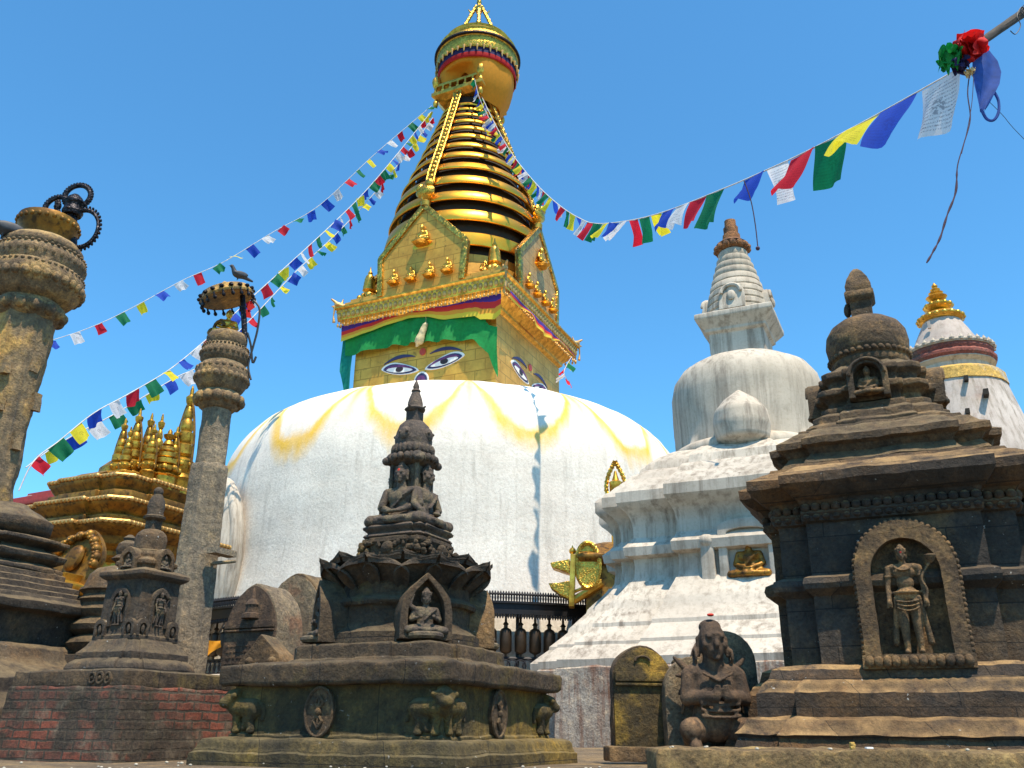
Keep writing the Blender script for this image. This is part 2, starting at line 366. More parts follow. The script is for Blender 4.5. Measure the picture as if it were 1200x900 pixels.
M['paint_red'] = plain('urna_paint', (.42,.05,.03), .5, 0, .1)
FLAG = {'white': printed('white_flag_cloth', (.80,.80,.84), (.07,.07,.12), .6), 'blue': printed('blue_flag_cloth', (.012,.07,.52), (.01,.02,.2), .3),
        'yellow': printed('yellow_flag_cloth', (.86,.74,.03), (.25,.2,.02), .5), 'green': printed('green_flag_cloth', (.004,.20,.085), (.0,.08,.03), .4),
        'red': printed('red_flag_cloth', (.70,.012,.035), (.3,.0,.02), .4)}
def striped():
    s = NT('striped_valance_cloth'); v = s.sep(s.tc.outputs['UV'])[1]
    wv = s.math('ADD', v, s.math('MULTIPLY', s.math('SUBTRACT', s.noise(3, 3, .5), .5), .12))
    col = s.ramp(wv, [(0.,(.68,.50,.03)),(.2,(.72,.30,.02)),(.38,(.60,.02,.015)),(.62,(.06,.02,.22)),(.88,(.10,.03,.25))], 'CONSTANT')
    return s.out(col, .8)
M['striped'] = striped()
def brickmat():
    s = NT('sooty_brick')
    o = s.n('ShaderNodeCombineXYZ'); p = s.sep(s.tc.outputs['Object']); s.l(s.math('ADD', p[0], p[1]), o.inputs[0]); s.l(p[2], o.inputs[1])
    d = s.n('ShaderNodeVectorMath', operation='ADD'); nz = s.n('ShaderNodeTexNoise'); nz.inputs['Scale'].default_value = 8; s.l(s.tc.outputs['Object'], nz.inputs['Vector'])
    sc = s.n('ShaderNodeVectorMath', operation='SCALE'); s.l(nz.outputs[1], sc.inputs[0]); sc.inputs[3].default_value = .03
    s.l(o.outputs[0], d.inputs[0]); s.l(sc.outputs[0], d.inputs[1])
    br = s.n('ShaderNodeTexBrick'); br.inputs['Scale'].default_value = 1; br.inputs['Brick Width'].default_value = .16; br.inputs['Row Height'].default_value = .058
    br.inputs['Mortar Size'].default_value = .009; br.inputs['Mortar Smooth'].default_value = .4; br.inputs['Bias'].default_value = -.1
    for k_, v_ in (('Color1',(.25,.06,.03,1)),('Color2',(.12,.042,.025,1)),('Mortar',(.06,.045,.03,1))): br.inputs[k_].default_value = v_
    s.l(d.outputs[0], br.inputs['Vector'])
    n1 = s.noise(2.6, 8, .7); n2 = s.noise(6, 8, .7, off=(3,3,3)); n3 = s.noise(50, 4, .7)
    st = s.noise(1, 5, .6, sc=(9,9,1.2), off=(1,5,2))
    col = s.mix(s.ramp(n1, [(.44,.05),(.56,.96)]), br.outputs[0], s.mix(s.ramp(n3, [(.35,0.),(.65,1.)]), (.022,.016,.010), (.06,.044,.026)))
    col = s.mix(s.ramp(n2, [(.52,0.),(.66,.8)]), col, (.15,.115,.075))
    col = s.mix(s.ramp(st, [(.55,0.),(.72,.7)]), col, (.045,.034,.012))
    col = s.mix(s.ramp(n3, [(.3,.6),(.6,0.)]), col, (.02,.016,.012))
    nb = s.bump(br.outputs[1], .5, -.012); nb = s.bump(n2, .7, .03, nb); nb = s.bump(n3, .4, .01, nb)
    return s.out(col, .9, nb)
M['brick'] = brickmat()
def domemat():
    s = NT('great_dome_limewash'); p = s.sep(s.tc.outputs['UV'])   # u = turns round the axis, v = metres along the meridian from the rim
    n1 = s.noise(.9, 8, .65); n2 = s.noise(13, 6, .75, off=(3,1,4)); st = s.noise(1, 5, .6, sc=(5,5,.5), off=(2,2,2))
    col = s.mix(s.ramp(n1, [(.35,0.),(.65,1.)]), (.72,.645,.555), (.83,.76,.665))
    far = s.ramp(p[1], [(.30,0.),(.5,1.)])
    col = s.mix(s.math('MULTIPLY', far, s.ramp(n2, [(.40,.4),(.56,0.)])), col, (.48,.40,.32))
    col = s.mix(s.math('MULTIPLY', far, s.ramp(st, [(.52,0.),(.72,.5)])), col, (.40,.35,.29))
    # saffron water thrown in garlands: loops hung between points on the rim
    wob = s.math('MULTIPLY', s.math('SUBTRACT', s.noise(.45, 3, .5, off=(6,6,6)), .5), .10)
    a = s.math('ABSOLUTE', s.math('SINE', s.math('MULTIPLY', s.math('ADD', p[0], .0224), math.pi*14)))
    arc = s.math('ADD', s.math('MULTIPLY', s.math('POWER', a, .60), .30), .13)
    dist = s.math('SUBTRACT', s.math('ADD', p[1], wob), arc)
    drip = s.noise(1, 6, .7, sc=(70,5,1), src='UV', off=(.3,.1,0))
    dist = s.math('SUBTRACT', dist, s.math('MULTIPLY', s.math('SUBTRACT', drip, .45), .09))
    up = s.ramp(s.math('ADD', s.math('MULTIPLY', dist, 6.), .5), [(.32,0.),(.45,1.),(.55,.95),(.85,0.)])
    f = s.math('MULTIPLY', up, s.ramp(drip, [(.25,.6),(.6,1.)]))
    pt = s.ramp(a, [(.0,1.),(.26,0.)]); f2 = s.math('MULTIPLY', pt, s.ramp(p[1], [(.26,1.),(.40,0.)]))
    f = s.math('MAXIMUM', f, s.math('MULTIPLY', f2, s.ramp(drip, [(.25,.3),(.6,1.)])))
    drp = s.ramp(s.noise(1, 2, .5, sc=(46,.9,1), src='UV', off=(.7,.4,0)), [(.70,0.),(.73,1.)])
    f3 = s.math('MULTIPLY', drp, s.ramp(p[1], [(.36,0.),(.40,.55),(.55,.35),(.66,0.)]))
    col = s.mix(s.math('MULTIPLY', f, .95), col, (.80,.46,.03)); col = s.mix(f3, col, (.62,.47,.25))
    nb = s.bump(n2, .35, .05); nb = s.bump(n1, .2, .1, nb)
    return s.out(col, .9, nb)
M['dome'] = domemat()
# ------------------------------------------------------------------ ground
def structure(o): o['kind'] = 'structure'; return o
g = MB(); NG = 60
def gz(x, y): return -.02+noise.noise(Vector((x*1.3, y*1.3, 0)))*.012
xs = [-400,-60,-20]+[-8+i*.4 for i in range(41)]+[20,60,400]; ys = [-30,-5,0]+[1+i*.35 for i in range(40)]+[20,40,80,1500]
g.add([(x, y, gz(x,y) if abs(x) < 9 and 0 < y < 16 else -.02) for y in ys for x in xs], [(j*len(xs)+i, j*len(xs)+i+1, (j+1)*len(xs)+i+1, (j+1)*len(xs)+i) for j in range(len(ys)-1) for i in range(len(xs)-1)])
structure(g.build('ground', M['ground'], smooth=180))

# ------------------------------------------------------------------ sculpted figures (one continuous mesh each)
def add_head(mb, c, s, tilt=0, crown=0):
    T = Matrix.Translation(c) @ Matrix.Rotation(tilt, 4, 'X') @ Matrix.Scale(s, 4)
    mb.ball((0,.03,.02), (.30,.36,.40), 16, 12, T); mb.ball((0,-.06,-.16), (.23,.27,.26), 14, 10, T)
    mb.cap((0,-.30,.06), (0,-.38,-.10), .045, .065, M=T)
    for q in (-1, 1):
        mb.ball((q*.13,-.31,.07), (.075,.05,.035), 10, 6, T); mb.cap((q*.04,-.33,.13), (q*.2,-.28,.13), .03, .02, M=T)
        mb.cap((q*.31,.05,.08), (q*.31,.03,-.28), .05, .04, M=T); mb.ball((q*.2,-.2,-.08), (.09,.1,.1), 8, 6, T)
    mb.ball((0,-.32,-.20), (.10,.05,.03), 8, 6, T); mb.ball((0,-.30,-.25), (.08,.05,.03), 8, 6, T); mb.ball((0,-.27,-.35), (.09,.07,.06), 8, 6, T)
    if crown == 1:    # curled hair and topknot
        for k in range(5):
            a0 = .25+k*.28; n = max(4, int(16*math.cos(a0)))
            for j in range(n):
                a = 2*math.pi*j/n; r = math.cos(a0)
                if k < 2 and math.sin(a) < -.35: continue
                mb.ball((.33*r*math.cos(a), .04+.38*r*math.sin(a), .04+.42*math.sin(a0)), .065, 6, 4, T)
        mb.ball((0,.04,.48), (.17,.17,.16), 10, 8, T); mb.ball((0,.04,.66), .06, 6, 5, T)
    elif crown == 2:  # tall pointed crown
        mb.lathe([(.36,.14),(.38,.22),(.30,.26),(.27,.45),(.20,.62),(.10,.74),(.03,.84)], 16, M=T)
        for a in range(5):
            t = math.pi*(1.15+.175*a); mb.ball((.36*math.cos(t), .03+.4*math.sin(t), .36), (.07,.05,.14), 6, 6, T)
def seated(hands='lap', crown=1):
    mb = MB()
    mb.ball((0,.04,.13), (.24,.19,.14), 16, 10); mb.ball((0,.03,.30), (.185,.13,.2), 16, 10); mb.ball((0,.02,.46), (.22,.135,.15), 16, 10)
    mb.cap((-.19,.02,.54), (.19,.02,.54), .075, .075); mb.cap((0,.02,.54), (0,0,.68), .085, .07)
    for q in (-1, 1):
        mb.cap((q*.13,.0,.12), (q*.40,-.14,.085), .12, .09); mb.cap((q*.40,-.14,.08), (-q*.06,-.27,.075), .082, .06)
        mb.cap((-q*.06,-.27,.085), (-q*.19,-.25,.10), .055, .035)
        mb.cap((q*.23,.02,.54), (q*.31,.0,.32), .072, .058)
        if hands == 'lap': mb.cap((q*.31,.0,.32), (q*.08,-.20,.22), .057, .042); mb.ball((q*.03,-.23,.205), (.085,.055,.03), 10, 6)
        elif hands == 'earth':
            if q < 0: mb.cap((q*.31,.0,.32), (q*.33,-.18,.2), .057, .042); mb.cap((q*.33,-.19,.2), (q*.33,-.24,.07), .05, .02)
            else: mb.cap((q*.31,.0,.32), (q*.06,-.20,.22), .057, .042); mb.ball((0,-.23,.205), (.09,.055,.03), 10, 6)
        else:  # one arm raised
            if q < 0: mb.cap((q*.23,.0,.54), (q*.38,-.06,.62), .07, .055); mb.cap((q*.38,-.06,.62), (q*.3,-.1,.86), .055, .035)
            mb.cap((q*.31,.0,.32), (q*.14,-.18,.36), .055, .04); mb.ball((q*.14,-.2,.38), .05, 8, 6)
    for k in range(5): mb.cap((.21,-.07,.56-k*.005), (.10-k*.05,-.135,.46-k*.055), .02, .016) if k < 4 else None   # robe edge over the shoulder
    add_head(mb, (0,-.02,.80), .32, 0, crown)
    return mb
def standing():
    mb = MB()
    mb.ball((0,.0,.53), (.095,.07,.08), 14, 10); mb.ball((0,0,.64), (.075,.06,.08), 14, 10); mb.ball((0,0,.735), (.10,.062,.075), 14, 10)
    mb.cap((-.09,0,.785), (.09,0,.785), .034, .034); mb.cap((0,0,.79), (0,-.01,.85), .032, .028); add_head(mb, (0,-.015,.895), .135, 0, 2)
    for q in (-1, 1):
        mb.cap((q*.05,0,.52), (q*.052,-.01,.27), .06, .042); mb.cap((q*.052,-.01,.27), (q*.055,.01,.04), .042, .027); mb.cap((q*.055,.02,.02), (q*.062,-.07,.015), .026, .02)
        mb.cap((q*.125,0,.775), (q*.145,.0,.62), .032, .026)
        mb.cap((q*.145,0,.62), (q*.15,-.05,.475), .026, .02); mb.ball((q*.15,-.06,.455), (.024,.02,.035), 8, 6)
        for f in range(4): mb.cap((q*.15+(f-1.5)*.012,-.062,.45), (q*.15+(f-1.5)*.013,-.062,.405), .007, .005, 6)
        mb.tube([(q*.135+.03*math.cos(a), .03*math.sin(a), .70) for a in [2*math.pi*i/12 for i in range(12)]], .008, 6, True)
        mb.cap((q*.1,-.04,.5), (q*.14,.02,.1), .014, .03)                                    # sash ends beside the legs
    for k in range(3): mb.tube([(x, -.062-.02*math.cos(x*14), .47-.03*k-.55*(.095**2-x*x)*(3+k*2)) for x in [-.095+.19*i/12 for i in range(13)]], .009, 6)   # skirt folds
    mb.tube([(.11*math.cos(a), .075*math.sin(a), .545) for a in [2*math.pi*i/20 for i in range(20)]], .016, 6, True)
    mb.tube([(.07*math.cos(a), -.055-.02*abs(math.sin(a)), .79+.045*math.sin(a)) for a in [math.pi+math.pi*i/10 for i in range(11)]], .009, 6)
    mb.tube(catmull([(.15,-.06,.46),(.17,-.06,.56),(.14,-.06,.66),(.19,-.06,.76),(.235,-.06,.82)], 6), .013, 6); mb.lathe([(.01,0),(.03,.02),(.05,.06),(.055,.075),(.03,.08)], 10, M=Matrix.Translation((.235,-.06,.80)))
    return mb
def kneeling():
    "squat figure with big head, ear hoops, short arms bent to the chest and folded wings"
    mb = MB()
    mb.ball((0,.02,.19), (.15,.13,.15), 16, 12); mb.ball((0,.0,.37), (.145,.11,.12), 16, 12); mb.cap((-.13,.0,.45), (.13,.0,.45), .06, .06); mb.cap((0,0,.44), (0,-.02,.54), .075, .07)
    add_head(mb, (0,-.03,.64), .30, -.05, 0); mb.ball((0,.01,.735), (.075,.085,.05), 12, 8)
    for q in (-1, 1):
        mb.tube([(q*.115+q*.004, -.02+.034*math.cos(a), .555+.038*math.sin(a)) for a in [2*math.pi*i/14 for i in range(14)]], .013, 6, True)
        mb.cap((q*.16,0,.44), (q*.185,-.02,.30), .052, .046); mb.cap((q*.185,-.02,.30), (q*.06,-.15,.31), .046, .034)
        mb.ball((q*.03,-.165,.32), (.03,.03,.045), 8, 6)
        for f in range(4): mb.cap((q*(.012+.012*f),-.175,.33), (q*(.010+.010*f),-.185,.375), .009, .007, 6)
        mb.cap((q*.10,.02,.12), (q*.2,-.12,.12), .085, .07); mb.cap((q*.2,-.12,.11), (q*.16,.03,.04), .06, .05); mb.cap((q*.17,-.10,.03), (q*.19,-.2,.025), .045, .032)
        for k in range(4): mb.cap((q*.15,.07,.47-k*.03), (q*(.235-.012*k),.08,.55-k*.11), .028, .012)     # wing feathers
        mb.tube([(q*.10*t, -.105-.02*(1-t), .45-.05*(1-t)) for t in [i/6 for i in range(7)]], .011, 6)
    for k in range(3): mb.tube([(x, -.115-.03*math.cos(x*10), .27-.035*k-.6*(.13**2-x*x)) for x in [-.13+.26*i/12 for i in range(13)]], .011, 6)
    return mb
def beast():
    "stocky guardian animal in relief, body along +x, head towards -x"
    mb = MB()
    mb.cap((-.12,0,.26), (.22,0,.25), .115, .105); mb.ball((-.17,-.01,.30), (.12,.10,.13), 12, 8); mb.cap((-.2,-.02,.34), (-.27,-.04,.43), .09, .075)
    mb.ball((-.30,-.06,.46), (.085,.085,.09), 12, 8); mb.cap((-.34,-.09,.44), (-.40,-.12,.41), .055, .045)
    for q in (-1, 1):
        mb.cap((-.29,q*.07-.03,.53), (-.28,q*.09-.03,.58), .03, .015); mb.ball((-.35,-.09+q*.045,.47), .02, 6, 5)
        mb.cap((-.18,q*.07,.22), (-.19,q*.075,.11), .062, .042); mb.cap((-.19,q*.075,.11), (-.185,q*.075,.03), .04, .036); mb.ball((-.205,q*.075,.02), (.055,.045,.03), 8, 6)
        mb.cap((.20,q*.06,.24), (.16,q*.075,.15), .085, .05); mb.cap((.16,q*.075,.15), (.24,q*.075,.10), .045, .036); mb.cap((.24,q*.075,.10), (.225,q*.075,.03), .036, .034); mb.ball((.20,q*.075,.02), (.055,.042,.03), 8, 6)
    mb.tube(catmull([(.3,0,.28),(.36,0,.30),(.38,0,.40),(.33,0,.46)], 5), [.03]*15+[.05], 8)
    for k in range(7): mb.ball((-.2+.02*(k % 2), -.09+.03*k, .40+.02*math.sin(k)), .04, 6, 5)
    return mb
ME_SEAT = remesh(seated(), .0125, 3); ME_SEAT2 = remesh(seated('earth'), .0125, 3)
ME_DEITY = remesh(seated('raise', 2), .018, 2); ME_SMALLSEAT = remesh(seated('lap', 1), .03, 1)
ME_STAND = remesh(standing(), .0075, 2); ME_KNEEL = remesh(kneeling(), .0095, 2); ME_BEAST = remesh(beast(), .014, 2)
def fig(name, me, mat, parent, loc, scale, rotz=0, sy=None):
    m = me
    if m.materials and m.materials[0] != mat or not m.materials:
        m = me.copy(); m.materials.clear(); m.materials.append(mat)
    o = put(name, m, None, parent, loc, rotz, 180); o.scale = (scale, scale*(sy or 1), scale); return o
def arch_pts(w, h, n=14, point=0.0, spring=None):
    "outline of an arched slab, base at z=0, half width w, full height h; point > 0 gives an ogee tip"
    spr = spring if spring is not None else h-w
    pts = [(-w, 0)]
    for i in range(n+1):
        a = math.pi-math.pi*i/n; x = w*math.cos(a); z = spr+(h-spr)*(math.sin(a)**(1.0))
        if point: z = spr+(h-spr)*((1-point)*math.sin(a)+point*(1-abs(math.cos(a))))
        pts.append((x, z))
    pts.append((w, 0)); return pts
def frame_arch(mb, wo, ho, wi, hi, y0, y1, point=0, z=0, M=None, spo=None, spi=None):
    "arched frame with an opening of the inner outline"
    a = arch_pts(wo, ho, 16, point, spo); b = arch_pts(wi, hi, 16, point, spi); n = len(a); vs = []; fs = []
    for P, y in ((a, y0), (b, y0), (a, y1), (b, y1)): vs += [(x, y, zz+z) for x, zz in P]
    for i in range(n-1):
        fs += [(i, i+1, n+i+1, n+i), (2*n+i+1, 2*n+i, 3*n+i, 3*n+i+1), (i+1, i, 2*n+i, 2*n+i+1), (n+i, n+i+1, 3*n+i+1, 3*n+i)]
    fs += [(0, n, 3*n, 2*n), (n-1, 2*n-1, 4*n-1, 3*n-1)]
    mb.add(vs, fs, M); return mb
def RZ(a): return Matrix.Rotation(a, 4, 'Z')
def TR(x, y, z): return Matrix.Translation((x, y, z))
def pigeon(name, label, loc, yaw, s=1):
    mb = MB(); mb.ball((0,0,.09), (.06,.11,.06), 12, 8); mb.cap((0,-.07,.11), (0,-.11,.19), .045, .03); mb.ball((0,-.125,.205), (.028,.034,.03), 10, 8); mb.cap((0,-.15,.205), (0,-.18,.195), .01, .004)
    mb.cap((0,.08,.08), (0,.23,.05), .04, .018)
    for q in (-1, 1): mb.ball((q*.05,.03,.10), (.018,.12,.045), 8, 6); mb.cap((q*.02,0,.06), (q*.02,-.01,.0), .01, .008)
    o = put(name, remesh(mb, .008, 2), M['feather'], None, loc, yaw, 180); o.scale = (s, s, s); return tag(o, label, 'pigeon', 'pigeons perched on the stonework')
# ------------------------------------------------------------------ the great stupa
GC = (-2.0, 32.0)
GL = "great white domed stupa with gilded spire and painted eyes rising behind everything"
gs = thing('great_stupa', GL, 'stupa', (GC[0], GC[1], 0), YAW)
# dome: u = turns, v = metres/12 along the meridian
dp = [(9.05, .3), (8.85, 2.2), (8.62, 4.0), (8.53, 4.8)]
R0, Z0, HH, A_, B_ = 8.47, 4.84, 5.92, 4.62, 4.0
for i in range(1, 60):
    t = math.sin(math.pi/2*i/59.0); dp.append((R0*max(0, 1-t**A_)**(1/B_)+.06*(1-t)**2, Z0+HH*t))
dp[-1] = (2.0, Z0+HH)
d = MB(); n = 160; arc = [0]
for (r1, z1), (r2, z2) in zip(dp, dp[1:]): arc.append(arc[-1]+math.hypot(r2-r1, z2-z1))
k45 = min(range(len(dp)), key=lambda i: abs(dp[i][0]-4.5)+(100 if dp[i][1] < 8 else 0)); rs = []; uvs = []
for (r, z), a in zip(dp, arc):
    rs.append([(r*math.cos(2*math.pi*j/n), r*math.sin(2*math.pi*j/n), z) for j in range(n)]); uvs += [(j/n, (arc[k45]-a)/12) for j in range(n)]
d.rings(rs, False, True, uvs=uvs)
d.build('dome', M['dome'], gs, smooth=180, rough=.03, rscale=.9)
nc = at(232, 690, 25.8); q = MB()
q.ball((0,.35,.9), (1.2,.62,2.5), 32, 24); q.tube([(1.12*math.cos(a), .22, .9+2.35*math.sin(a)) for a in [-1.2+(math.pi+2.4)*i/40 for i in range(41)]], .13, 8)
q.build('niche_surround', M['white'], gs, loc=RZ(-YAW) @ (nc-Vector((GC[0], GC[1], 0))), rotz=R_(-38)-YAW, dense=.3, rough=.02, smooth=180)
# square tower with the eyes
HW = 2.95; h = MB(); h.tier([(HW,10.6),(HW,12),(HW,14.3)]); tower = h.build('tower', M['gold_sheet'], gs)
def eyes(parent, MF):
    for q in (-1, 1):
        def outline(grow, n=40):
            P = []
            for i in range(n):
                a = 2*math.pi*i/n; u = math.cos(a); s_ = math.sin(a)
                x = .66*u; top = .20*(1-u*u)**.6+.03*math.sin(u*3)*q; bot = -.13*(1-u*u)**.8
                z = (top if s_ >= 0 else bot)+.10*(u*q)
                P.append((x*(1+grow*.9)+q*.93, z*(1+grow*1.6)+12.28+(grow*.02)))
            return P
        e = MB().prism(outline(.24), -HW-.02, -HW+.01, MF).build('eye', M['paint_white'], parent, smooth=0)
        MB().prism(outline(.08), -HW-.035, -HW+.0, MF).build('eye_outline', M['paint_blue'], gs, smooth=0).parent = parent
        MB().prism([(x, z) for x, z in outline(-.17)], -HW-.05, -HW, MF).build('eyeball', M['paint_white'], parent, smooth=0)
        lid = [(q*.93+.60*u, 12.30+.10*u*q+.19*(1-u*u)**.6) for u in [i/12-1 for i in range(25)]]+[(q*.93+.56*u, 12.315+.09*u*q+.075*(1-u*u)) for u in [1-i/12 for i in range(25)]]
        MB().prism(lid, -HW-.06, -HW, MF).build('eyelid', M['paint_purple'], parent, smooth=0)
        MB().prism([(q*.93+.16*math.cos(a), 12.34+.11*math.sin(a)-.03) for a in [2*math.pi*i/20 for i in range(20)]], -HW-.057, -HW, MF).build('pupil', M['paint_black'], parent, smooth=0)
        br = [(q*.97+.66*u, 12.68+.20*(1-u*u)-.05*u*q) for u in [i/10-1 for i in range(21)]]+[(q*.97+.66*u, 12.66+.09*(1-u*u)-.05*u*q) for u in [1-i/10 for i in range(21)]]
        MB().prism(br, -HW-.03, -HW+.01, MF).build('eyebrow', M['paint_blue'], parent, smooth=0)
    MB().prism([(.13*math.cos(a), 12.86+.14*math.sin(a)) for a in [2*math.pi*i/20 for i in range(20)]], -HW-.03, -HW, MF).build('forehead_mark', M['paint_red'], parent, smooth=0)
    for r, mt, dy in ((.31, 'paint_white', .02), (.25, 'paint_blue', .035), (.17, 'paint_purple', .05)):
        P = [(r*math.cos(a), 11.72+r*1.15*math.sin(a)) for a in [math.pi*i/14 for i in range(15)]]+[(r*.9, 11.1), (-r*.9, 11.1)]
        MB().prism(P, -HW-dy, -HW, MF).build('nose_mark', M[mt], parent, smooth=0)
eyes(tower, Matrix.Identity(4)); eyes(tower, RZ(math.pi/2))
c = MB(); c.tier([(HW+.02,13.95),(HW+.12,14.05),(HW+.12,14.15),(HW+.40,14.42),(HW+.52,14.5),(HW+.56,14.52),(HW+.60,14.95),(HW+.70,15.0),(HW+.70,15.06),(HW+.5,15.12),(.5,15.14)])
cornice = c.build('cornice', M['gold'], gs, bevel=.012)
fr = MB(); lat = MB()
for k in range(4):
    T = RZ(k*math.pi/2)
    for i in range(46):
        x = -3.5+7.0*i/45; fr.ball((x, -HW-.53, 14.34-.03*(i % 2)), (.045,.045,.07), 8, 5, T); fr.cap((x, -HW-.53, 14.40), (x, -HW-.53, 14.52), .015, .015, 5, T)
    for i in range(34):
        x = -3.42+6.84*i/33; lat.ball((x, -HW-.58, 14.72), (.085,.05,.13), 8, 6, T); lat.ball((x+.1, -HW-.60, 14.88), (.05,.03,.05), 6, 5, T)
fr.build('bell_fringe', M['gold_edge'], cornice); lat.build('lattice_band', M['gold_edge'], cornice)
for k in range(4):
    mk = MB(); T = RZ(k*math.pi/2) @ TR(HW+.52, -HW-.52, 15.05) @ RZ(-math.pi/4)
    mk.cap((-.25,0,.05), (.12,0,.16), .13, .11, M=T); mk.cap((.12,0,.2), (.34,0,.34), .07, .04, M=T); mk.cap((.12,0,.08), (.30,0,.04), .06, .03, M=T); mk.cap((-.05,0,.2), (-.1,0,.42), .06, .02, M=T)
    mk.tube([T @ Vector((.2,0,.0)), T @ Vector((.22,0,-.35)), T @ Vector((.18,0,-.62))], [.05,.03,.07], 6)
    put('corner_beast', remesh(mk, .025, 1), M['gold_dull'], cornice, smooth=180)
t = MB(); t.tier([(3.35,15.13),(3.35,15.32),(3.2,15.34),(3.2,15.5)]); t.lathe([(3.1,15.3),(3.1,16.7),(2.6,16.72)], 64); t.build('spire_base', M['gold_sheet'], gs)
# thirteen rings
co = MB(); co.lathe([(3.0,16.3),(2.98,17.9),(2.84,19.0),(2.48,20.66),(1.88,22.4),(1.18,24.68),(.85,26.0)], 48); co.build('spire_core', M['dark'], gs)
prof = [(16.8,3.36),(17.9,3.34),(19.0,3.19),(20.66,2.80),(22.4,2.15),(24.68,1.37),(25.6,1.06)]
def rz(z):
    for (z1, r1), (z2, r2) in zip(prof, prof[1:]):
        if z <= z2: return r1+(r2-r1)*(z-z1)/(z2-z1)
    return prof[-1][1]
z = 16.95; hh = 1.0
for i in range(13):
    r, r2 = rz(z), rz(z+hh*.55); b = MB()
    b.lathe([(r*.955,z+.03),(r*.99,z),(r*1.0,z+.02),(r*1.004,z+.07),(r2*1.0,z+hh*.52),(r2*.985,z+hh*.57),(r2*.93,z+hh*.59)], 96, caps=False)
    b.build('ring', M['gold_ring'], gs, smooth=40); z += hh*1.10; hh *= .905
# gilded gables on the four sides
ped = [(-1.85,15.25),(-1.95,16.86),(-1.9,16.98),(0,18.95),(1.9,16.98),(1.95,16.86),(1.85,15.25)]
for k in range(4):
    T = RZ(k*math.pi/2) @ TR(0,-3.28,0) @ Matrix.Rotation(R_(0), 4, 'X')
    g_ = MB().prism(ped, -.06, .08, T).build('gable', M['gold_sheet' if k == 0 else 'gold_dull'], gs, smooth=0, bevel=.02)
    e = MB()
    for (x1, z1), (x2, z2) in zip(ped, ped[1:]):
        v = Vector((x2-x1, 0, z2-z1)); L = v.length; a = math.atan2(v.z, v.x)
        e.box((L/2, 0, -.11), (L, .24, .22), T @ TR(x1, -.02, z1) @ Matrix.Rotation(-a, 4, 'Y'))
    e.build('gable_border', M['gold_carve'], g_, bevel=.02)
    if k in (0, 1):
        for (x, zz, s) in ((0,17.15,.78),(-1.15,15.7,.55),(-.4,15.68,.55),(.4,15.68,.55),(1.15,15.7,.55)):
            f = fig('deity_relief', ME_SMALLSEAT, M['gold'], g_, (0,0,0), s); f.matrix_local = T @ TR(x, -.16, zz) @ Matrix.Scale(s, 4)
            MB().lathe([(.3*s,-.16*s),(.42*s,-.06*s),(.36*s,.02*s)], 14, M=T @ TR(x,-.16,zz)).build('lotus_seat', M['gold'], g_, smooth=40)
    fn = MB(); fn.lathe([(.18,18.8),(.2,19.0),(.12,19.1),(.2,19.2),(.22,19.3),(.1,19.42),(.12,19.5),(.05,19.7),(.02,19.9)], 16, M=T); fn.build('gable_finial', M['gold'], g_)
    rb = MB(); pts = []
    for i in range(25):
        zz = 19.6+(25.9-19.6)*i/24; r = rz(min(zz, 25.6))+.12 if zz < 25.6 else 1.15; pts.append((r, zz))
    wv = .17; vs = []; fs = []
    for i, (r, zz) in enumerate(pts): vs += [(-wv, -r, zz), (wv, -r, zz)]
    for i in range(24): fs.append((2*i, 2*i+1, 2*i+3, 2*i+2))
    rb.add(vs, fs, RZ(k*math.pi/2))
    for i in range(0, 25): rb.ball((0, -pts[i][0]-.02, pts[i][1]), (.09,.05,.09), 8, 6, RZ(k*math.pi/2)); rb.tube([(-wv,-pts[i][0],pts[i][1]),(wv,-pts[i][0],pts[i][1])], .03, 5, M=RZ(k*math.pi/2))
    for q in (-1, 1): rb.tube([(q*wv, -r, zz) for r, zz in pts], .04, 6, M=RZ(k*math.pi/2))
    rb.ball((0,-rz(19.6)-.3,19.45), (.42,.2,.3), 10, 8, RZ(k*math.pi/2)); rb.ball((.2,-rz(19.6)-.35,19.75), (.2,.15,.2), 8, 6, RZ(k*math.pi/2)); rb.ball((-.22,-rz(19.6)-.35,19.6), (.2,.15,.2), 8, 6, RZ(k*math.pi/2))
    rb.build('gilded_streamer', M['gold_fine'], gs, smooth=50)
    c_ = MB(); x = 2.72
    T2 = RZ(k*math.pi/2) @ TR(x, -x, 0)
    c_.tier([(.34,15.13),(.34,15.4),(.42,15.45),(.42,15.52)], M=T2)
    c_.lathe([(.26,15.5),(.30,15.65),(.24,15.85),(.16,15.9),(.2,15.95),(.26,16.0),(.24,16.12),(.25,16.16),(.22,16.28),(.23,16.32),(.2,16.44),(.21,16.48),(.17,16.6),(.16,16.64),(.08,16.72),(.1,16.78),(.03,16.9),(.02,17.05)], 20, M=T2)
    for q in range(8):
        a = 2*math.pi*q/8; c_.ball((.36*math.cos(a), .36*math.sin(a), 15.62), (.1,.1,.14), 8, 6, T2)
    c_.build('corner_shrine', M['gold'], gs, smooth=40)
    sc = MB()
    for q in (-1, 1):
        for rr, xx, zz in ((.26,.62,15.62),(.16,.95,15.5),(.18,.45,15.98)):
            sc.tube([(xx*q+rr*math.cos(a)*(.3+.7*i/14), 0, zz+rr*math.sin(a)*(.3+.7*i/14)) for i, a in enumerate([i*.55 for i in range(15)])], .045, 6, M=T2 @ RZ(0 if q < 0 else math.pi/2))
    sc.build('scrollwork', M['gold_fine'], gs)
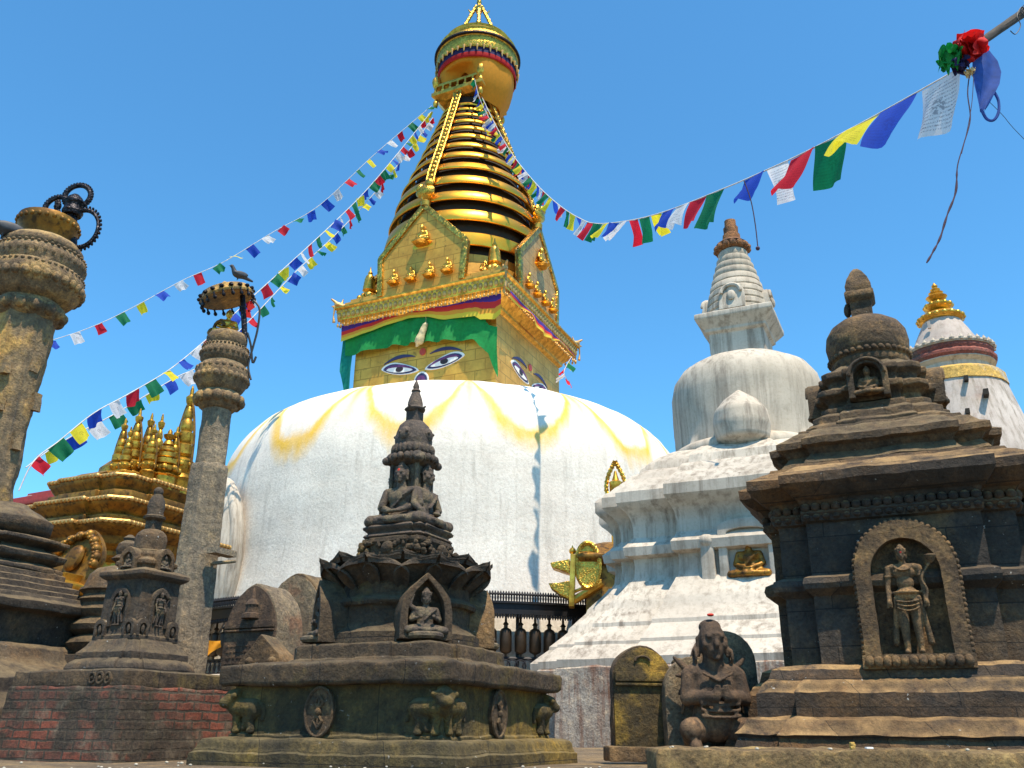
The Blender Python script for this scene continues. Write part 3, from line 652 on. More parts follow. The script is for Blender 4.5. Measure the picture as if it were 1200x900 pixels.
# parasol crown
CV = RZ(-YAW) @ Vector((.3, 0, 0)); T = TR(CV.x, CV.y, 0)
b = MB(); b.tier([(1.0,25.75),(1.25,25.95),(1.25,26.12),(1.05,26.14)]); b.tier([(1.18,26.45),(1.18,26.58),(1.1,26.58)])
for k in range(4):
    for i in range(7): b.lathe([(.05,26.12),(.09,26.22),(.05,26.32),(.07,26.45)], 8, M=RZ(k*math.pi/2) @ TR(-1.1+2.2*i/6,-1.13,0))
    b.ball((-1.1,-1.1,26.75), (.2,.2,.35), 8, 6, RZ(k*math.pi/2)); b.ball((1.1,-1.1,25.6), (.12,.12,.2), 8, 6, RZ(k*math.pi/2))
b.build('spire_gallery', M['gold'], gs, bevel=.01)
sk = MB(); n = 72; rs = []
for (r, zz) in ((1.72,27.75),(1.70,27.3),(1.64,26.8),(1.50,26.2),(1.28,25.75),(1.08,25.45)):
    rs.append([((r+.025*math.cos(j*8*2*math.pi/72))*math.cos(2*math.pi*j/n), (r+.025*math.cos(j*8*2*math.pi/72))*math.sin(2*math.pi*j/n), min(27.05, zz+1.5*max(0, 1-(abs(((2*math.pi*j/n-math.radians(266)+math.pi) % (2*math.pi))-math.pi)/.62)**2)) if zz < 27 else zz) for j in range(n)])
sk.rings(rs, False, False, T).build('orange_drape', M['orange_cloth'], gs, smooth=180)
v = MB(); v.lathe([(1.765,27.95),(1.765,27.36),(1.755,27.36),(1.755,27.95)], 64, M=T, caps=False); v.build('drape_border', M['navy_cloth'], gs)
v = MB(); v.lathe([(1.772,27.44),(1.775,27.26),(1.74,27.2)], 64, M=T, caps=False); v.build('drape_hem', M['red_cloth'], gs)
u = MB(); u.lathe([(1.2,27.85),(1.80,27.7),(1.84,27.75),(1.83,28.3),(1.9,28.38),(1.9,28.46),(1.74,28.75),(1.79,28.85),(1.5,29.15),(1.55,29.25),(1.1,29.6),(.6,29.85),(.3,29.95)], 72, M=T)
umb = u.build('parasol', M['gold_fine'], gs, smooth=40)
tl = MB()
for j in range(40):
    a = 2*math.pi*j/40; p = Vector((1.86*math.cos(a), 1.86*math.sin(a), 0))
    tl.cap(p+Vector((0,0,27.74)), p+Vector((0,0,27.55-.1*(j % 2))), .06, .02, 6, T)
tl.build('tassel_fringe', M['gold_edge'], umb)
rm = MB(); rm.lathe([(1.89,28.46),(1.96,28.43),(1.96,28.36),(1.88,28.33)], 72, M=T, caps=False); rm.build('parasol_rim', M['bronze'], umb)
f = MB(); f.lathe([(.34,29.95),(.36,30.05),(.2,30.2),(.28,30.35),(.12,30.5),(.16,30.65),(.05,30.95),(.05,31.3),(.16,31.35),(.2,31.55),(.05,31.7),(.12,31.9),(.03,32.4)], 16, M=T)
for k in range(4):
    a = k*math.pi/2+.5
    pts = [(.82*math.cos(a),.82*math.sin(a),29.9),(.62*math.cos(a),.62*math.sin(a),30.5),(.33*math.cos(a),.33*math.sin(a),31.2),(.12*math.cos(a),.12*math.sin(a),31.7)]
    f.tube(catmull(pts, 6), [.075+.025*(i % 2) for i in range(19)], 6, M=T); f.cap(Vector(pts[2]), Vector((.5*math.cos(a),.5*math.sin(a),31.45)), .06, .02, 6, T)
f.build('pinnacle', M['gold_fine'], gs)
# cloths hung on the tower (things of their own)
def cloth_sheet(name, top, bot, mat, y, label, cat, nu=60, nv=12, wave=.10, wf=7, M_=None, group=None, uvmode=False, thick=.012, face=lambda u: 0):
    us = [top[0][0]+(top[-1][0]-top[0][0])*i/nu for i in range(nu+1)]
    def itp(P, u):
        for (a, za), (b_, zb) in zip(P, P[1:]):
            if u <= b_+1e-6: t = (u-a)/(b_-a); t = max(0, min(1, t)); t = t*t*(3-2*t)*.5+t*.5; return za+(zb-za)*t
        return P[-1][1]
    vs = []; uv = []
    for i, u in enumerate(us):
        zt, zb = itp(top, u), itp(bot, u)
        for j in range(nv+1):
            t = j/nv; zz = zt+(zb-zt)*t
            w_ = wave*(.15+t)*(math.sin(u*wf+2.5*math.sin(u*1.3)+t*1.2)*.6+.6*noise.noise(Vector((u*1.6, zz*.9, 3))))
            vs.append((u, y-.03-abs(wave)*.4+w_+face(u), zz)); uv.append((i/nu, 1-t))
    fs = [(i*(nv+1)+j, (i+1)*(nv+1)+j, (i+1)*(nv+1)+j+1, i*(nv+1)+j+1) for i in range(nu) for j in range(nv)]
    mb = MB().add(vs, fs, M_, uv); o = mb.build(name, mat, None, (GC[0], GC[1], 0), YAW, smooth=180)
    return tag(o, label, cat, group)
cloth_sheet('curtain', [(-3.3,14.05),(-2,14.1),(-.9,14.27),(0,14.25),(1.1,14.0),(2.55,13.85),(2.75,13.3),(3.12,13.15)], [(-3.3,13.2),(-2.9,13.15),(-1.6,13.2),(-.2,13.15),(1.2,12.98),(2.2,12.85),(2.55,12.45),(2.8,12.2),(2.98,11.6),(3.12,11.3)], M['green_cloth'], -HW-.16, "long green curtain drawn along the tower just above the painted eyes", 'curtain', wave=.17, wf=6.5)
cloth_sheet('side_curtain', [(-3.5,14.0),(-3.0,14.05)], [(-3.5,12.6),(-3.25,11.5),(-3.0,11.3)], M['teal_cloth'], -HW-.05, "teal cloth hanging loose past the left corner of the gilded tower", 'curtain', nu=14, nv=16, wave=.10, wf=14)
cloth_sheet('valance', [(-3.45,14.40),(-2,14.5),(-.6,14.72),(.2,14.62),(2.0,14.62),(3.3,14.52)], [(-3.45,13.75),(-2,13.92),(-.9,14.12),(0,14.12),(1.1,13.80),(2.3,13.68),(2.5,13.5),(3.1,13.4),(3.3,13.6)], M['striped'], -HW-.30, "striped purple, red and yellow valance hung under the gilded eave above the green curtain", 'valance', wave=.06, wf=4)
cloth_sheet('valance', [(-3.2,14.5),(-1.5,14.47),(.5,14.5),(3.2,14.5)], [(-3.2,14.2),(-1.5,14.33),(-.3,14.05),(.5,14.12),(1.4,14.42),(3.2,14.45)], M['striped'], -HW-.58, "narrow striped valance bunched along the right-hand eave of the tower", 'valance', wave=.08, wf=5, M_=RZ(math.pi/2))
ts = MB(); ts.cap((.25,-HW-.34,13.75), (.05,-HW-.36,13.15), .10, .16); ts.cap((.05,-HW-.36,13.15), (-.05,-HW-.36,12.95), .14, .04); ts.tube([(.25,-HW-.33,13.8),(.27,-HW-.3,14.3)], .012, 5)
tag(ts.build('tassel', M['cream_cloth'], None, (GC[0], GC[1], 0), YAW, smooth=180, dense=.06, rough=.03, rscale=6), "cream and orange tassel dangling over the middle of the green curtain", 'tassel')
# prayer wheels round the foot of the dome
rack = thing('prayer_wheel_rack', "black iron rack of prayer wheels running round the foot of the great dome", 'prayer wheels', (GC[0], GC[1], -.2), 0)
RR = 9.4
def arcpts(r, z, a0=188, a1=322, n=90): return [(r*math.cos(R_(a0+(a1-a0)*i/n)), r*math.sin(R_(a0+(a1-a0)*i/n)), z) for i in range(n+1)]
def band(mb, r1, r2, z1, z2, a0=188, a1=322, n=90):
    P = [[(r*math.cos(R_(a0+(a1-a0)*i/n)), r*math.sin(R_(a0+(a1-a0)*i/n)), z) for r, z in ((r1,z1),(r2,z1),(r2,z2),(r1,z2))] for i in range(n+1)]
    return mb.rings(P)
rf = MB(); band(rf, RR-.28, RR+.30, 3.02, 3.28); band(rf, RR-.33, RR+.36, 3.28, 3.33); rf.build('canopy', M['iron'], rack, bevel=0)
cr = MB()
for i in range(330):
    a = R_(188+134*i/329); cr.lathe([(.014,3.32),(.03,3.42),(.02,3.46),(.04,3.50),(.01,3.58)], 6, c=((RR+.32)*math.cos(a), (RR+.32)*math.sin(a)))
    cr.lathe([(.02,3.02),(.03,2.97),(.01,2.91)], 6, c=((RR+.27)*math.cos(a), (RR+.27)*math.sin(a)))
cr.tube(arcpts(RR+.32, 3.50), .02, 5); cr.build('cresting', M['iron'], rack)
rl = MB(); rl.tube(arcpts(RR, 1.98), .05, 6); rl.tube(arcpts(RR+.05, 1.62), .04, 6)
for i in range(110):
    a0 = R_(188+134*i/109); ctr = Vector(((RR+.05)*math.cos(a0), (RR+.05)*math.sin(a0), 1.80)); tv = Vector((-math.sin(a0), math.cos(a0), 0))
    rl.tube([ctr+tv*(.14*math.cos(t))+Vector((0,0,.15*math.sin(t))) for t in [2*math.pi*k/12 for k in range(12)]], .02, 5, True)
rl.build('railing', M['iron'], rack)
for i in range(58):
    a = R_(188.6+132.6*i/57); x, y = RR*math.cos(a), RR*math.sin(a)
    MB().lathe([(.03,1.96),(.03,2.08),(.12,2.12),(.15,2.16),(.15,2.62),(.12,2.68),(.05,2.72),(.05,2.78),(.08,2.80),(.03,2.86),(.03,3.03)], 14, c=(x,y)).build('prayer_wheel', M['copper'], rack, smooth=40)
for i in range(15):
    a = R_(188+134*i/14); MB().box(((RR-.15)*math.cos(a), (RR-.15)*math.sin(a), 1.6), (.09,.09,3.2)).build('post', M['iron'], rack)
pl = MB(); pl.lathe([(10.2,0),(10.2,1.35),(9.9,1.4),(8.4,1.42)], 96, caps=False); pl.build('plinth', M['white'], gs)
# gilded shrine against the dome
p = at(672, 690, 22.0); gsh = thing('gilded_shrine', "gilded shrine with open-jawed beast spouts against the foot of the great dome", 'shrine', (p.x, p.y, 0), R_(-6))
def pz(px, py): q = at(px, py, 22.0); return q.x-p.x, q.z
b = MB(); b.box((1.05,.6,2.0), (1.5,1.2,4.0)); b.tier([(.8,3.95),(.95,4.1),(.95,4.2),(.55,4.5),(.3,4.6)], c=(1.05,.7)); b.build('body', M['gold_old'], gsh, bevel=.03)
b = MB(); b.prism([pz(667,712), pz(673,712), pz(675,652), pz(669,650)], -.25, .2); b.build('spout_plate', M['gold'], gsh, bevel=.01); x, z_ = pz(671,646)
b = MB(); b.ball((x,-.02,z_), .09, 10, 8); b.cap((x,-.02,z_), (x,-.02,z_+.14), .05, .01); b.build('knob', M['gold'], gsh)
for py0, py1, py2, tip in ((656,664,674,645), (690,682,704,643)):
    P = [pz(668,py0 if py0 < 680 else 682), pz(655,py0+3 if py0 < 680 else 684), pz(tip,py1-3 if py0 < 680 else 684), pz(tip+3,py1+3 if py0 < 680 else 690), pz(658,(py1+py2)/2+1 if py0 < 680 else 699), pz(668,py2)]
    b = MB().prism(P, -.22, .18); b.build('beast_jaw', M['gold_fine'], gsh, bevel=.03, dense=.12, rough=.015)
b = MB(); x, z_ = pz(689,664); pts = [(.42*math.cos(a)*.75, .6*math.sin(a)) for a in [2*math.pi*i/28 for i in range(28)]]; b.prism(pts, -.06, .06, TR(x,-.1,z_)); b.tube([(px_*.92,-.08,pz_*.92) for px_, pz_ in pts], .06, 6, True, TR(x,-.1,z_)); b.build('disc', M['gold_fine'], gsh)
b = MB(); x1, z1 = pz(672,705); x2, z2 = pz(705,684); b.tube([(x1,-.1,z1),(x2,-.1,z2)], .10, 8); x1, z1 = pz(672,695); b.tube([(x1,-.15,z1),(x2,-.15,z2+.05)], .04, 8); b.build('spout_base', M['gold'], gsh)
x, z0 = pz(722, 582); _, z1 = pz(722, 537); hgt = z1-z0
b = MB(); b.tube([(x,.4,4.0),(x,.4,z0)], .16, 10); b.lathe([(.15,0),(.17,.05),(.10,.12),(.16,.2),(.17,.45),(.10,.5),(.06,.62),(.03,.75)], 14, M=TR(x,.4,z0)); b.build('pinnacle', M['gold'], gsh)
b = MB()
for q in (-1, 1): b.tube(catmull([(x+q*.19,.4,z0+.02),(x+q*.25,.4,z0+.3),(x+q*.19,.4,z0+.62),(x+q*.06,.4,z0+.9),(x,.4,z1)], 6), [.05+.02*(i % 2) for i in range(25)], 6)
b.build('flame_arch', M['gold_fine'], gsh)
# ------------------------------------------------------------------ white stupa on the right
wc = (3.66, 12.85); ws = thing('white_stupa', "whitewashed stupa with bell dome, ringed spire and terracotta tip right of centre", 'stupa', (wc[0], wc[1], 0), YAW)
RD = redent((.37, .70, .82), .09)
b = MB(); b.tier([(3.05,-.1),(3.05,.86),(2.98,.90)], RD); b.build('plinth', M['rustwall'], ws, dense=.35, rough=.03, bevel=.02)
b = MB(); b.tier([(3.02,.88),(3.03,.97),(2.80,1.15),(2.795,1.19),(2.57,1.38),(2.56,1.43),(2.34,1.64),(2.325,1.69),(2.16,1.86),(2.08,1.95),(2.05,1.99)], RD)
b.build('sloping_base', M['white'], ws, dense=.16, rough=.010, rscale=2.6, smooth=32)
b = MB(); b.tier([(2.04,1.95),(1.98,2.05),(1.96,2.2),(1.97,2.3),(2.10,2.33),(2.12,2.44),(2.02,2.52),(1.97,2.58),(1.97,2.72),(2.0,2.84),(2.08,2.93),(2.16,2.99),(2.20,3.04),(2.20,3.18),(2.14,3.25)], RD)
b.build('body', M['white'], ws, dense=.14, rough=.008, rscale=3, smooth=32)
b = MB(); b.tier([(2.14,3.22),(2.02,3.34),(1.90,3.42),(1.86,3.48),(1.75,3.56),(1.62,3.60),(1.58,3.72),(1.4,3.86),(1.28,3.92)], RD); b.build('roof_steps', M['white'], ws, dense=.14, rough=.007, smooth=32)
for k in (0,):
    b = MB(); frame_arch(b, .36, .78, .25, .66, -.08, .12, 0, 0, TR(.17,-1.99,1.90), .68, .6); b.prism(arch_pts(.27, .68, 10, 0, .6), .04, .1, TR(.17,-1.99,1.90)); nf = b.build('niche', M['white'], ws, bevel=.015)
    fig('gilded_buddha', ME_SMALLSEAT, M['gold_old'], nf, (.17,-2.0,1.93), .56)
    for q in (-1, 1):
        b = MB(); b.box((.17+q*.50,-2.03,2.12), (.17,.14,.5)); b.ball((.17+q*.50,-2.04,2.42), (.12,.11,.09), 12, 8); b.build('niche_post', M['white'], ws, bevel=.04, dense=.08, rough=.008)
b = MB(); b.lathe([(1.22,3.86),(1.26,3.94),(1.25,4.02),(1.17,4.08),(1.13,4.10),(1.135,4.35),(1.15,4.7),(1.15,5.0),(1.10,5.22),(.99,5.38),(.80,5.50),(.55,5.56),(.3,5.58)], 72); b.build('dome', M['white2'], ws, dense=.15, rough=.012, smooth=60)
for a in (0, 1):
    b = MB(); T = RZ(a*math.pi/2) @ TR(.1,-1.24,0)
    b.lathe([(.18,3.85),(.36,3.95),(.40,4.15),(.37,4.35),(.24,4.52),(.10,4.62),(.02,4.68)], 24, M=T); b.build('lotus_bulb', M['white2'], ws, dense=.1, rough=.01, smooth=60)
b = MB(); b.tier([(.42,5.4),(.42,5.98),(.47,6.02),(.47,6.06),(.55,6.16),(.60,6.22),(.60,6.30),(.54,6.33)]); b.build('square_tower', M['white'], ws, dense=.14, rough=.008, bevel=.012, smooth=40)
b = MB(); z = 6.3
pf = [(.50,6.30)]
for i in range(10):
    t = i/10; r = .53*(1-.62*t**1.25)+.0; pf += [(r*.95, z), (r, z+.025), (r*.985, z+.10), (r*.93, z+.125)]; z += .128
b.lathe(pf+[(.16,z+.02)], 56); b.build('ringed_spire', M['white2'], ws, dense=.12, rough=.006, smooth=40)
for a in range(4):
    b = MB(); T = RZ(a*math.pi/2) @ TR(0,-.53,6.33) @ Matrix.Rotation(R_(-8), 4, 'X'); b.prism(arch_pts(.20,.46,12), -.03, .14, T); b.tube([T @ Vector((.15*math.cos(t), -.05, .27+.15*math.sin(t))) for t in [math.pi*i/12 for i in range(13)]], .03, 6); b.ball((0,-.05,.22), (.07,.04,.09), 8, 6, T); b.build('gable', M['white'], ws, bevel=.02, dense=.08, rough=.006)
b = MB(); b.lathe([(.24,7.58),(.27,7.62),(.25,7.68),(.27,7.72),(.20,7.78),(.15,7.80),(.145,7.92),(.12,7.94),(.125,8.06),(.10,8.08),(.095,8.2),(.05,8.22)], 16)
for i in range(14):
    a = 2*math.pi*i/14; b.ball((.255*math.cos(a), .255*math.sin(a), 7.65), (.06,.06,.06), 6, 5)
b.build('terracotta_tip', M['clay'], ws, smooth=30, dense=.05, rough=.008)

# ------------------------------------------------------------------ dark shrine on the far right
sc_ = (2.70, 6.12); sh = thing('stone_shrine', "large black stone shrine with arched deity niche and small dome at the right edge", 'shrine', (sc_[0], sc_[1], 0), YAW)
RS = redent((.66, .90), .10)
b = MB(); b.tier([(1.16,-.1),(1.16,.05),(1.14,.10),(1.12,.15),(1.14,.17),(1.10,.20),(1.06,.25),(1.0,.27)], RS); b.tier([(1.0,.25),(1.0,.40),(.97,.43),(.96,.45),(.92,.48),(.90,.54),(.84,.565)], RS)
b.build('stepped_base', M['black_r'], sh, dense=.07, rough=.012, rscale=5, bevel=.012, smooth=50)
b = MB(); b.tier([(.77,.55),(.77,.98),(.80,1.0),(.835,1.02),(.845,1.05),(.835,1.085),(.80,1.10),(.77,1.11),(.77,1.44),(.80,1.45),(.81,1.50),(.80,1.50)], RS)
b.build('wall', stone('shrine_wall_stone', (0.034,0.027,0.022), (0.086,0.068,0.053), (0.163,0.098,0.044), scale=2.0, c3pos=(.48,.62), dust=(.3,.2,.1), specks=1., bump=.7, joints=(.47,.225,.004)), sh, dense=.07, rough=.006, rscale=5, bevel=.01, smooth=45)
b = MB(); pts = RS(.80); b.tube([(x, y, 1.50) for x, y in pts], .02, 6, True)
for (x1, y1), (x2, y2) in zip(pts, pts[1:]+pts[:1]):
    L = math.hypot(x2-x1, y2-y1); m = max(1, int(L/.062))
    if L < .1: continue
    for i in range(m):
        t = (i+.5)/m; b.ball((x1+(x2-x1)*t, y1+(y2-y1)*t, 1.535), .031, 10, 7)
        b.ball((x1+(x2-x1)*t, y1+(y2-y1)*t, 1.475), (.026,.026,.022), 8, 5)
b.build('bead_row', M['black_r'], sh)
b = MB(); b.tier([(.80,1.55),(.82,1.585),(.86,1.60),(.93,1.66),(.945,1.675),(.945,1.735),(.92,1.75),(.84,1.80),(.80,1.82),(.79,1.84)], RS)
b.build('eave', M['black_r'], sh, dense=.06, rough=.010, rscale=5, bevel=.01, smooth=45)
b = MB(); b.tier([(.70,1.82),(.72,1.86),(.68,1.90),(.66,1.93),(.69,1.97),(.73,1.985),(.73,2.03),(.68,2.055),(.62,2.11),(.58,2.13),(.57,2.15)], RS)
b.build('upper_roof', M['brownstone'], sh, dense=.06, rough=.014, rscale=5, bevel=.01, smooth=45)
RU = redent((.50,.78), .10)
b = MB(); b.tier([(.52,2.14),(.53,2.18),(.50,2.20),(.47,2.21),(.47,2.26),(.44,2.28),(.40,2.30)], RU); b.tier([(.40,2.29),(.40,2.34),(.35,2.36),(.34,2.40),(.38,2.43),(.41,2.44),(.41,2.48),(.36,2.50),(.33,2.52),(.33,2.56),(.37,2.585),(.37,2.625),(.30,2.66),(.25,2.70)], RU)
b.build('crown_tiers', M['brownstone'], sh, dense=.05, rough=.009, rscale=6, bevel=.008, smooth=45)
for k in range(4):
    T = RZ(k*math.pi/2) @ TR(-.02,-.415,2.36); b = MB(); frame_arch(b, .135, .30, .092, .25, -.05, .16, 0, 0, T); b.prism(arch_pts(.1, .26), .04, .12, T); b.tube([T @ Vector((.117*math.cos(a), -.055, .165+.117*math.sin(a))) for a in [math.pi*i/14 for i in range(15)]], .013, 6)
    o = b.build('crown_niche', M['brownstone'], sh, bevel=.006)
    f = fig('seated_buddha', ME_SMALLSEAT, M['figure'], o, (0,0,0), .2); f.matrix_local = T @ TR(0,-.005,.02) @ Matrix.Scale(.22, 4)
b = MB(); b.lathe([(.24,2.66),(.27,2.72),(.28,2.75),(.27,2.77),(.285,2.79),(.27,2.81),(.285,2.84),(.295,2.92),(.285,3.0),(.25,3.06),(.18,3.11),(.1,3.13)], 56)
for i in range(36): a = 2*math.pi*i/36; b.ball((.28*math.cos(a), .28*math.sin(a), 2.80), .022, 6, 5)
b.build('dome', M['niche_frame'], sh, dense=.04, rough=.004, smooth=60)
b = MB(); b.tier([(.075,3.10),(.075,3.27),(.095,3.29),(.105,3.31),(.105,3.34),(.095,3.36)]); b.tier([(.09,3.35),(.094,3.40),(.075,3.47),(.04,3.54),(.015,3.575)])
b.ball((-.1,0,3.24), (.03,.04,.06), 8, 6); b.build('finial', M['brownstone'], sh, dense=.03, rough=.006, bevel=.01)
T = TR(.04,-.785,.60)
b = MB(); frame_arch(b, .285, .80, .195, .69, -.09, .05, 0, 0, T, .50, .48); b.prism(arch_pts(.2, .7, 14, 0, .48), .0, .05, T); b.box((0,-.06,-.03), (.60,.16,.08), T)
P = arch_pts(.285, .80, 26, 0, .50)
for i in range(15): P.insert(1, (-.285, .50*(15-i)/16)); 
P = P[:-1]+[(.285, .50*(15-i)/16) for i in range(15)]+[P[-1]]
for x, z in P: b.ball((x*1.01, -.06, z*1.0), (.016,.03,.019), 8, 6, T)
for x in [-.26+.52*i/11 for i in range(12)]: b.ball((x, -.145, -.03), (.028,.025,.035), 8, 6, T)
nf = b.build('niche', M['niche_frame'], sh, dense=.035, rough=.004, rscale=14, smooth=50)
f = fig('deity_figure', ME_STAND, M['figure'], nf, (0,0,0), .66); f.matrix_local = T @ TR(-.01,-.06,.015) @ Matrix.Diagonal((.67,.75,.64,1))
b = MB().ball((0,-.058,.915), (.012,.008,.016), 8, 6); o = b.build('vermilion_smear', M['vermilion'], f)

# ------------------------------------------------------------------ central votive chaitya
cc = (-.70, 6.0); ch = thing('votive_chaitya', "dark stone chaitya with seated buddhas and lotus on a lichen-stained pedestal in the centre foreground", 'chaitya', (cc[0], cc[1], 0), YAW)
RC = redent((.62, 1.0), .035)
def sq(h): return square(h)
b = MB(); b.tier([(.88,-.08),(.88,.045),(.865,.055),(.865,.06),(.855,.075),(.85,.10),(.835,.12),(.80,.128),(.76,.13)]); b.build('base_moulding', M['olive'], ch, dense=.06, rough=.011, rscale=5, bevel=.01, smooth=50)
b = MB(); b.tier([(.735,.125),(.735,.145),(.72,.15),(.715,.40),(.73,.42)]); body = b.build('pedestal', M['olive'], ch, dense=.06, rough=.010, rscale=5, bevel=.012, smooth=50)
b = MB(); b.tier([(.775,.415),(.795,.43),(.80,.52),(.79,.535),(.74,.545)]); b.build('top_slab', M['soot'], ch, dense=.05, rough=.011, rscale=6, bevel=.012, smooth=50)
b = MB(); b.tier([(.70,.535),(.60,.56),(.585,.575),(.565,.58),(.56,.655),(.545,.665),(.40,.68)], redent((.45,.8), .07)); b.build('step', M['soot'], ch, dense=.05, rough=.009, rscale=6, bevel=.010, smooth=50)
# reliefs on the pedestal: oval medallions on the faces, guardian beasts at the corners
for k in range(4):
    T = RZ(k*math.pi/2) @ TR(-.08,-.715,.27)
    b = MB(); b.prism([(.10*math.cos(a), .135*math.sin(a)) for a in [2*math.pi*i/28 for i in range(28)]], -.03, .05, T); b.tube([T @ Vector((.095*math.cos(a), -.03, .13*math.sin(a))) for a in [2*math.pi*i/28 for i in range(28)]], .010, 6, True)
    for q in (-1, 1):
        for (x1, z1, x2, z2) in ((0,.015,.028,.05),(0,.015,-.028,.05),(.028,.05,0,.085),(-.028,.05,0,.085),(0,.015,0,.085)): b.cap(T @ Vector((x1,-.035,q*z1)), T @ Vector((x2,-.035,q*z2)), .009, .008, 6)
    b.ball((0,-.035,0), (.022,.02,.022), 8, 6, T); b.build('medallion', M['brownstone'], body, dense=.04, rough=.003)
    TC = RZ(k*math.pi/2) @ TR(.708,-.708,.15)
    g_ = MB(); g_.ball((.02,-.02,.20), (.06,.06,.055), 10, 8); g_.ball((.05,-.05,.175), (.045,.045,.035), 8, 6); g_.ball((.0,.0,.235), (.045,.045,.03), 8, 6)
    for q in (-1, 1):
        g_.ball((.02+q*.045,-.02+q*.045,.215), .02, 6, 5)
    for fx, fy in ((-1,0),(0,1)):
        d1 = Vector((fx, fy, 0)); nrm = Vector((0,-1,0)) if fx else Vector((1,0,0))
        o_ = nrm*.010
        g_.cap(Vector((0,0,.15))+o_, d1*.15+Vector((0,0,.145))+o_, .052, .056); g_.cap(d1*.02+Vector((0,0,.13))+o_*1.6, d1*.03+Vector((0,0,.03))+o_*2, .03, .022); g_.ball(d1*.03+Vector((0,0,.015))+o_*2.4, (.03,.03,.018), 8, 5)
        g_.cap(d1*.16+Vector((0,0,.13))+o_*1.6, d1*.125+Vector((0,0,.075))+o_*2, .042, .026); g_.cap(d1*.125+Vector((0,0,.075))+o_*2, d1*.15+Vector((0,0,.02))+o_*2, .026, .02); g_.ball(d1*.14+Vector((0,0,.015))+o_*2.4, (.03,.03,.018), 8, 5); g_.cap(d1*.1+Vector((0,0,.13))+o_*1.6, d1*.085+Vector((0,0,.03))+o_*1.8, .026, .02)
        g_.tube([d1*.2+Vector((0,0,.17))+o_, d1*.225+Vector((0,0,.13))+o_, d1*.215+Vector((0,0,.07))+o_], [.018,.014,.02], 6)
    me = remesh(g_, .009, 2); o = put('corner_beast', me, M['olive'], body, smooth=180); o.matrix_local = TC @ Matrix.Scale(.98, 4)
    b = MB()
    for fx, fy in ((-1,0),(0,1)):
        d1 = Vector((fx, fy, 0)); nrm = Vector((0,-1,0)) if fx else Vector((1,0,0)); P = []
        for i in range(15):
            t = math.pi*.5*i/14; P.append(TC @ (d1*(.245*math.sin(t)-.0)+Vector((0,0,.02+.225*math.cos(t)))+nrm*-.012))
        b.tube(P, .014, 6)
    b.box((-.11,-.0,.0), (.24,.03,.03), TC); b.box((.0,.11,.0), (.03,.24,.03), TC); b.build('corner_arch', M['olive'], body, dense=.05, rough=.004)
b = MB(); b.lathe([(.50,.67),(.50,.735),(.475,.75),(.445,.775),(.435,.80),(.435,.89),(.44,.90),(.465,.905),(.475,.925),(.465,.945),(.44,.955),(.43,.97),(.43,1.03),(.42,1.06)], 72); b.build('drum', M['soot'], ch, dense=.05, rough=.006, rscale=6, smooth=50)
for k in range(4):
    T = RZ(math.pi/4+k*math.pi/2) @ TR(0,-.47,.68); b = MB()
    P = [(-.165,0),(-.16,.18),(-.145,.25),(-.09,.32),(-.03,.375),(0,.40),(.03,.375),(.09,.32),(.145,.25),(.16,.18),(.165,0)]; Q = [(x*.70, z*.86) for x, z in P]; n = len(P)
    vs = [(x,-.11,z) for x, z in P]+[(x,-.11,z+.02) for x, z in Q]+[(x,.14,z) for x, z in P]+[(x,-.03,z+.02) for x, z in Q]; fs = []
    for i in range(n-1): fs += [(i,i+1,n+i+1,n+i),(i+1,i,2*n+i,2*n+i+1),(n+i,n+i+1,3*n+i+1,3*n+i)]
    fs += [(0,n,2*n-1,n-1),(n,3*n,4*n-1,2*n-1),(0,n-1,3*n-1,2*n),tuple(range(3*n,4*n)),tuple(reversed(range(2*n,3*n)))]
    b.add(vs, fs, T); o = b.build('niche', M['brownstone'], ch, bevel=.006, dense=.05, rough=.004, rscale=8)
    f = fig('deity_relief', ME_DEITY, M['statue'], o, (0,0,0), .3); f.matrix_local = T @ TR(0,-.075,.035) @ Matrix.Diagonal((.285,.24,.265,1))
    b = MB().lathe([(.10,0),(.115,.015),(.115,.03),(.10,.04)], 20, M=T @ TR(0,-.08,.005)).build('lotus_seat', M['statue'], o)
# lotus of broad petals
b = MB(); b.lathe([(.36,1.03),(.40,1.08),(.44,1.14),(.40,1.19),(.28,1.215),(.2,1.22)], 48); lot = b.build('lotus', M['black'], ch, dense=.05, rough=.005)
for ring in range(2):
    for i in range(8):
        a = 2*math.pi*(i+.5*ring)/8+.1; b = MB(); nu, nv = 10, 12; top = []; T = RZ(a)
        for sgn in (1, -1):
            vs = []
            for iu in range(nu+1):
                for iv in range(nv+1):
                    t = iu/nu; u_ = (iv/nv-.5)*2; wd = .25*(math.sin(min(1, .3+t*.9)*math.pi*.56))*math.sqrt(max(0, 1-max(0, (t-.55)/.45)**2.2)); wd = max(wd, .012)
                    r = .34+(.26-.02*ring)*t; z = 1.02+.02*ring+.20*t**1.15-.012*max(0,t-.8)*5-.035*u_*u_*(.3+t)+.007*math.cos(u_*16)
                    vs.append((r*1.0-.03*u_*u_*t, u_*wd, z-(.026*(1-t*.5) if sgn < 0 else 0)))
            top.append(vs)
        N = len(top[0]); vs = top[0]+top[1]; fs = []
        for iu in range(nu):
            for iv in range(nv):
                q = iu*(nv+1)+iv; fs += [(q, q+nv+1, q+nv+2, q+1), (N+q, N+q+1, N+q+nv+2, N+q+nv+1)]
        bd = [iv for iv in range(nv+1)]+[iu*(nv+1)+nv for iu in range(1, nu+1)]+[nu*(nv+1)+iv for iv in range(nv-1, -1, -1)]+[iu*(nv+1) for iu in range(nu-1, 0, -1)]
        for p, q in zip(bd, bd[1:]+bd[:1]): fs.append((p, q, N+q, N+p))
        b.add(vs, fs, T); b.build('petal', M['black'], lot, smooth=60, rough=.006, rscale=9, seed=i+20*ring)
